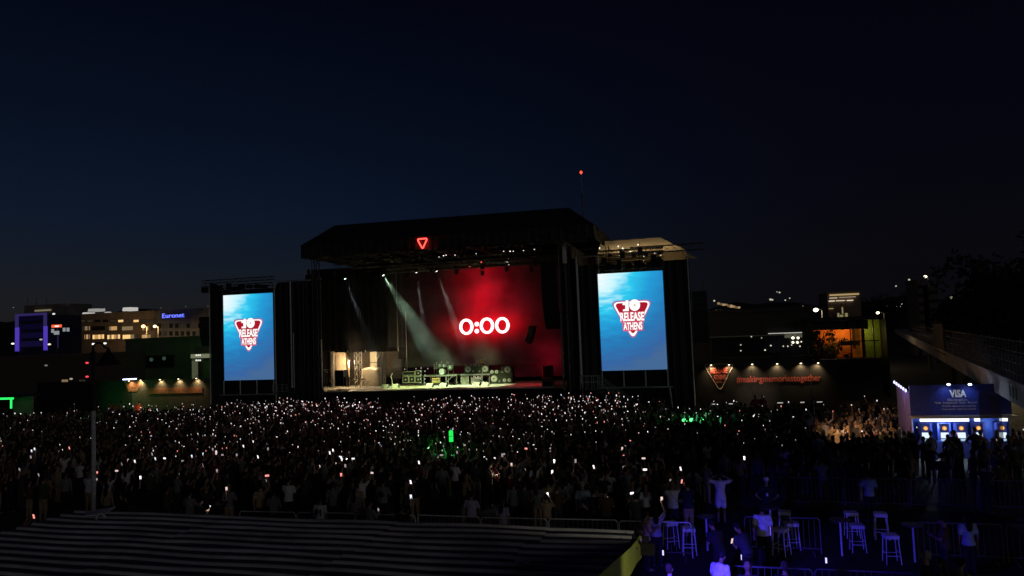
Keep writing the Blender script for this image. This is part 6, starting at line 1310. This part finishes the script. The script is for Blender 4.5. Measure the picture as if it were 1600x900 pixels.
for i, (px, py, lb) in enumerate(((1106, 862, 'high round table right of the brightest violet stool'), (1074, 834, 'high round table behind the brightest violet stool'), (1316, 870, 'high round table with a bright violet pole left of the right stools'), (1430, 880, 'high round table with a violet pole near the grey-haired man'), (1206, 846, 'high round table beside the man in the pale shirt'), (928, 812, 'high round table before the left barriers by the long shirt man'))):
    x, y = F(px, py)
    if i == 0: tb.location = (x, y, 0); tb['label'] = lb; tb['group'] = 'high round tables'
    else: copy_to(tb, (x, y, 0), 0, lb, 'high round tables')
flat('bar_area_matting', -4.5, 9.4, 17.6, 30.0, .011, mat('black_matting', (.018, .018, .02), .9))
# violet floodlight standing on the ground by the long-haired woman
for i, (tg, e_) in enumerate((((2.2, 9.0, -3.5), 1900), ((6.4, 9.4, -4.0), 1700))):
    t = thing('violet_floodlight', 'violet floodlight hidden under the kiosk roof corner behind the banner, %s one' % ['left', 'right'][i], 'floodlight', (-1.60+.34*i, 14.25+.1*i, 2.75))
    MB().box(-.14, .14, -.10, .0, .0, .22).build('housing', BLACK, t, world=False); MB().box(-.04, .04, -.08, -.02, .22, .34).build('bracket', BLACK, t, world=False)
    MB().box(-.12, .12, .001, .01, .02, .20).build('lens', emis('violet_lens', (.25, .15, 1), 4, False), t, world=False)
    lamp('glow', 'SPOT', (0, .05, .11), e_, (.055, .03, 1), t, target=tg, size=.1, spot=38, blend=.7, world=False)
# low violet marker lights
for i, (px, py) in enumerate(((1204, 825), (1291, 876), (1159, 871), (1036, 864))):
    p = at(px, py, z=.5 if i else .9); t = thing('marker_light', ['thin violet glowing bar beside the man in the pale shirt', 'small violet white light on the ground left of the right stools', 'small violet white light by the near barrier', 'violet white light at the feet of the long haired woman'][i], 'light', p)
    MB().box(-.02, .02, 0, .02, -.22 if i == 0 else -.07, .22 if i == 0 else .07).build('lens', emis('violet_bar', (.2, .14, 1), 1.2, False) if i == 0 else emis('violet_spot', (.6, .55, 1), 1.6, False), t, world=False); MB().box(-.03, .03, .021, .05, -.24 if i == 0 else -.09, .24 if i == 0 else .09).build('housing', BLACK, t, world=False)
# ---- green lights in the crowd
GT = emis('green_tube_glow', (.02, .85, .10), 1.1)
p0 = at(704.5, 672.5, v=33); p1 = at(704.5, 690, v=33); t = thing('green_tube_light', 'glowing green tube standing high above the crowd', 'light', (p0.x, 33, 0))
MB().lathe((p0.x, 33, p1.z), [(.10, 0), (.10, (p0.z-p1.z)*.9), (.07, p0.z-p1.z)], 12).build('tube', GT, t); MB().tube((p0.x, 33, .4), (p0.x, 33, p1.z), .03, n=6).build('stand', BLACK, t)
MB().box(p0.x-.09, p0.x+.09, 32.89, 32.90, (p0.z+p1.z)/2-.01, (p0.z+p1.z)/2+.01).build('seam', BLACK, t)
lamp('glow', 'POINT', (p0.x, 32.6, p1.z-.15), 6, (.03, 1, .15), t, size=.1)
for i, (px, py, v, s) in enumerate(((1070, 656.5, 45, 1), (1081, 656, 45, 1), (1098, 657, 45, .8), (671, 700, 36.5, .5), (676, 705, 36.5, .5), (705, 711, 36, .5), (693, 707, 36.3, .35), (134, 656, 50, .4), (153, 658, 50, .5))):
    p = at(px, py, v=v); t = thing('green_light', 'green light among the crowd, %s' % ['leftmost of the three at right', 'middle of the three at right', 'rightmost of the three at right', 'upper one left of the green tube', 'lower one left of the green tube', 'just under the green tube', 'between the pair and the green tube', 'left of the lamp post', 'right of the lamp post'][i], 'light', p, group='green lights in the crowd')
    MB().ell((0, 0, 0), .17*s, .08, .10*s, 10, 6).build('lens', emis('green_core', (.10, 1, .22), 3.0, False), t, world=False); MB().tube((0, 0, -.1*s), (0, 0, -p.z+.1), .02, n=5).build('stand', BLACK, t, world=False)
    if s > .4: lamp('glow', 'POINT', (0, -.25, .25), 9*s, (.03, 1, .12), t, size=.1, world=False)
for i, (px, py) in enumerate(((1068, 646), (1075, 650), (1087, 648), (1094, 652), (1101, 645), (1124, 652))):
    p = at(px, py, v=44.6); tag(MB().path([(p.x, 44.6, p.z-.45), (p.x+.08, 44.6, p.z)], .035, 6).build('glow_stick', emis('green_stick', (.08, .55, .22), .5, False)), 'green lit stick held up among the right green lights', 'glow stick', 'green lit sticks in the crowd')
# stewards' low lights at left
for i, (px, py, c) in enumerate(((172, 641, 'orange'), (179, 640, 'orange'), (188, 642, 'tan'), (215, 638, 'red'), (219, 641, 'orange'))):
    q = at(px, py, v=56.5); person(['cross', 'w_down', 'down', 'hips', 'look'][i], q.x, 56.5, R(150+20*i), c, 'person in %s lit warm before the left hoarding, %s' % (c, ['leftmost', 'second from the left', 'middle', 'fourth from the left', 'rightmost'][i]), None, 'black', 0, 2, 1.72, z=.35)
t = thing('steward_lamp', 'small warm lamp shining on the people before the left hoarding', 'lamp', (at(195, 640, v=54.6).x, 54.2, 2.3)); MB().box(-.1, .1, -.05, .05, 0, .1).build('housing', BLACK, t, world=False); lamp('glow', 'SPOT', (0, .06, 0), 60, (1, .45, .22), t, target=(.0, 2.3, -.6), size=.1, spot=90, blend=.8, world=False)
q = at(1186, 627, v=58.5); t = thing('steward_lamp', 'small warm lamp shining on the two red stewards', 'lamp', (q.x, 57.8, 2.7)); MB().box(-.1, .1, -.05, .05, 0, .1).build('housing', BLACK, t, world=False); lamp('glow', 'SPOT', (0, .06, 0), 160, (1, .75, .6), t, target=(.0, 1.7, -.5), size=.1, spot=60, blend=.8, world=False)
# red glow of the video wall on the front rows, made by added spotlights
for i, px in enumerate((560, 690, 820)):
    q = at(px, 640, v=52); p = Vector((q.x, 59.2, 14.1)); fixture(p, (q.x, 50, 1.5), 'added spotlight standing in for red wall glow on the crowd, %s' % ['left one', 'middle one', 'right one'][i], 420, (1, .04, .09), 75, None, .9, group='added lights for the red wall glow on the crowd')
# a few phone torches that flare brighter than the screens
for i, (px, py, v, r_) in enumerate(((335, 657, 48, .10), (393, 700, 36, .10), (689, 634, 56, .11), (1021, 690, 38, .08), (340, 664, 46, .05), (620, 662, 47, .06), (906, 689, 38, .055), (551, 634, 55, .07), (866, 721, 31, .05), (542, 719, 31, .05), (1163, 716, 32, .045))):
    p = at(px, py, v=v); t = phone(p+Vector((0, .02, 0)), (0, 0, 0), 'phone with its torch lit, %s' % ['big flare below the left screen', 'big flare left of centre in mid crowd', 'brightest flare right under the stage front', 'flare below the right video screen', 'small flare beside the big one under the left screen', 'small flare in the left centre of the crowd', 'small flare under the right side of the stage', 'small flare near the left stage front', 'small flare in the nearer right centre', 'small flare left of centre in the nearer rows', 'small flare near the right barriers'][i], 'phone torches in the crowd', 0)
    c = MB().ell((0, -.02, .05), r_*.62, .03, r_*.62, 8, 5).build('torch', emis('torch_light', (1, .95, .92), 6, False), None); c.parent = t
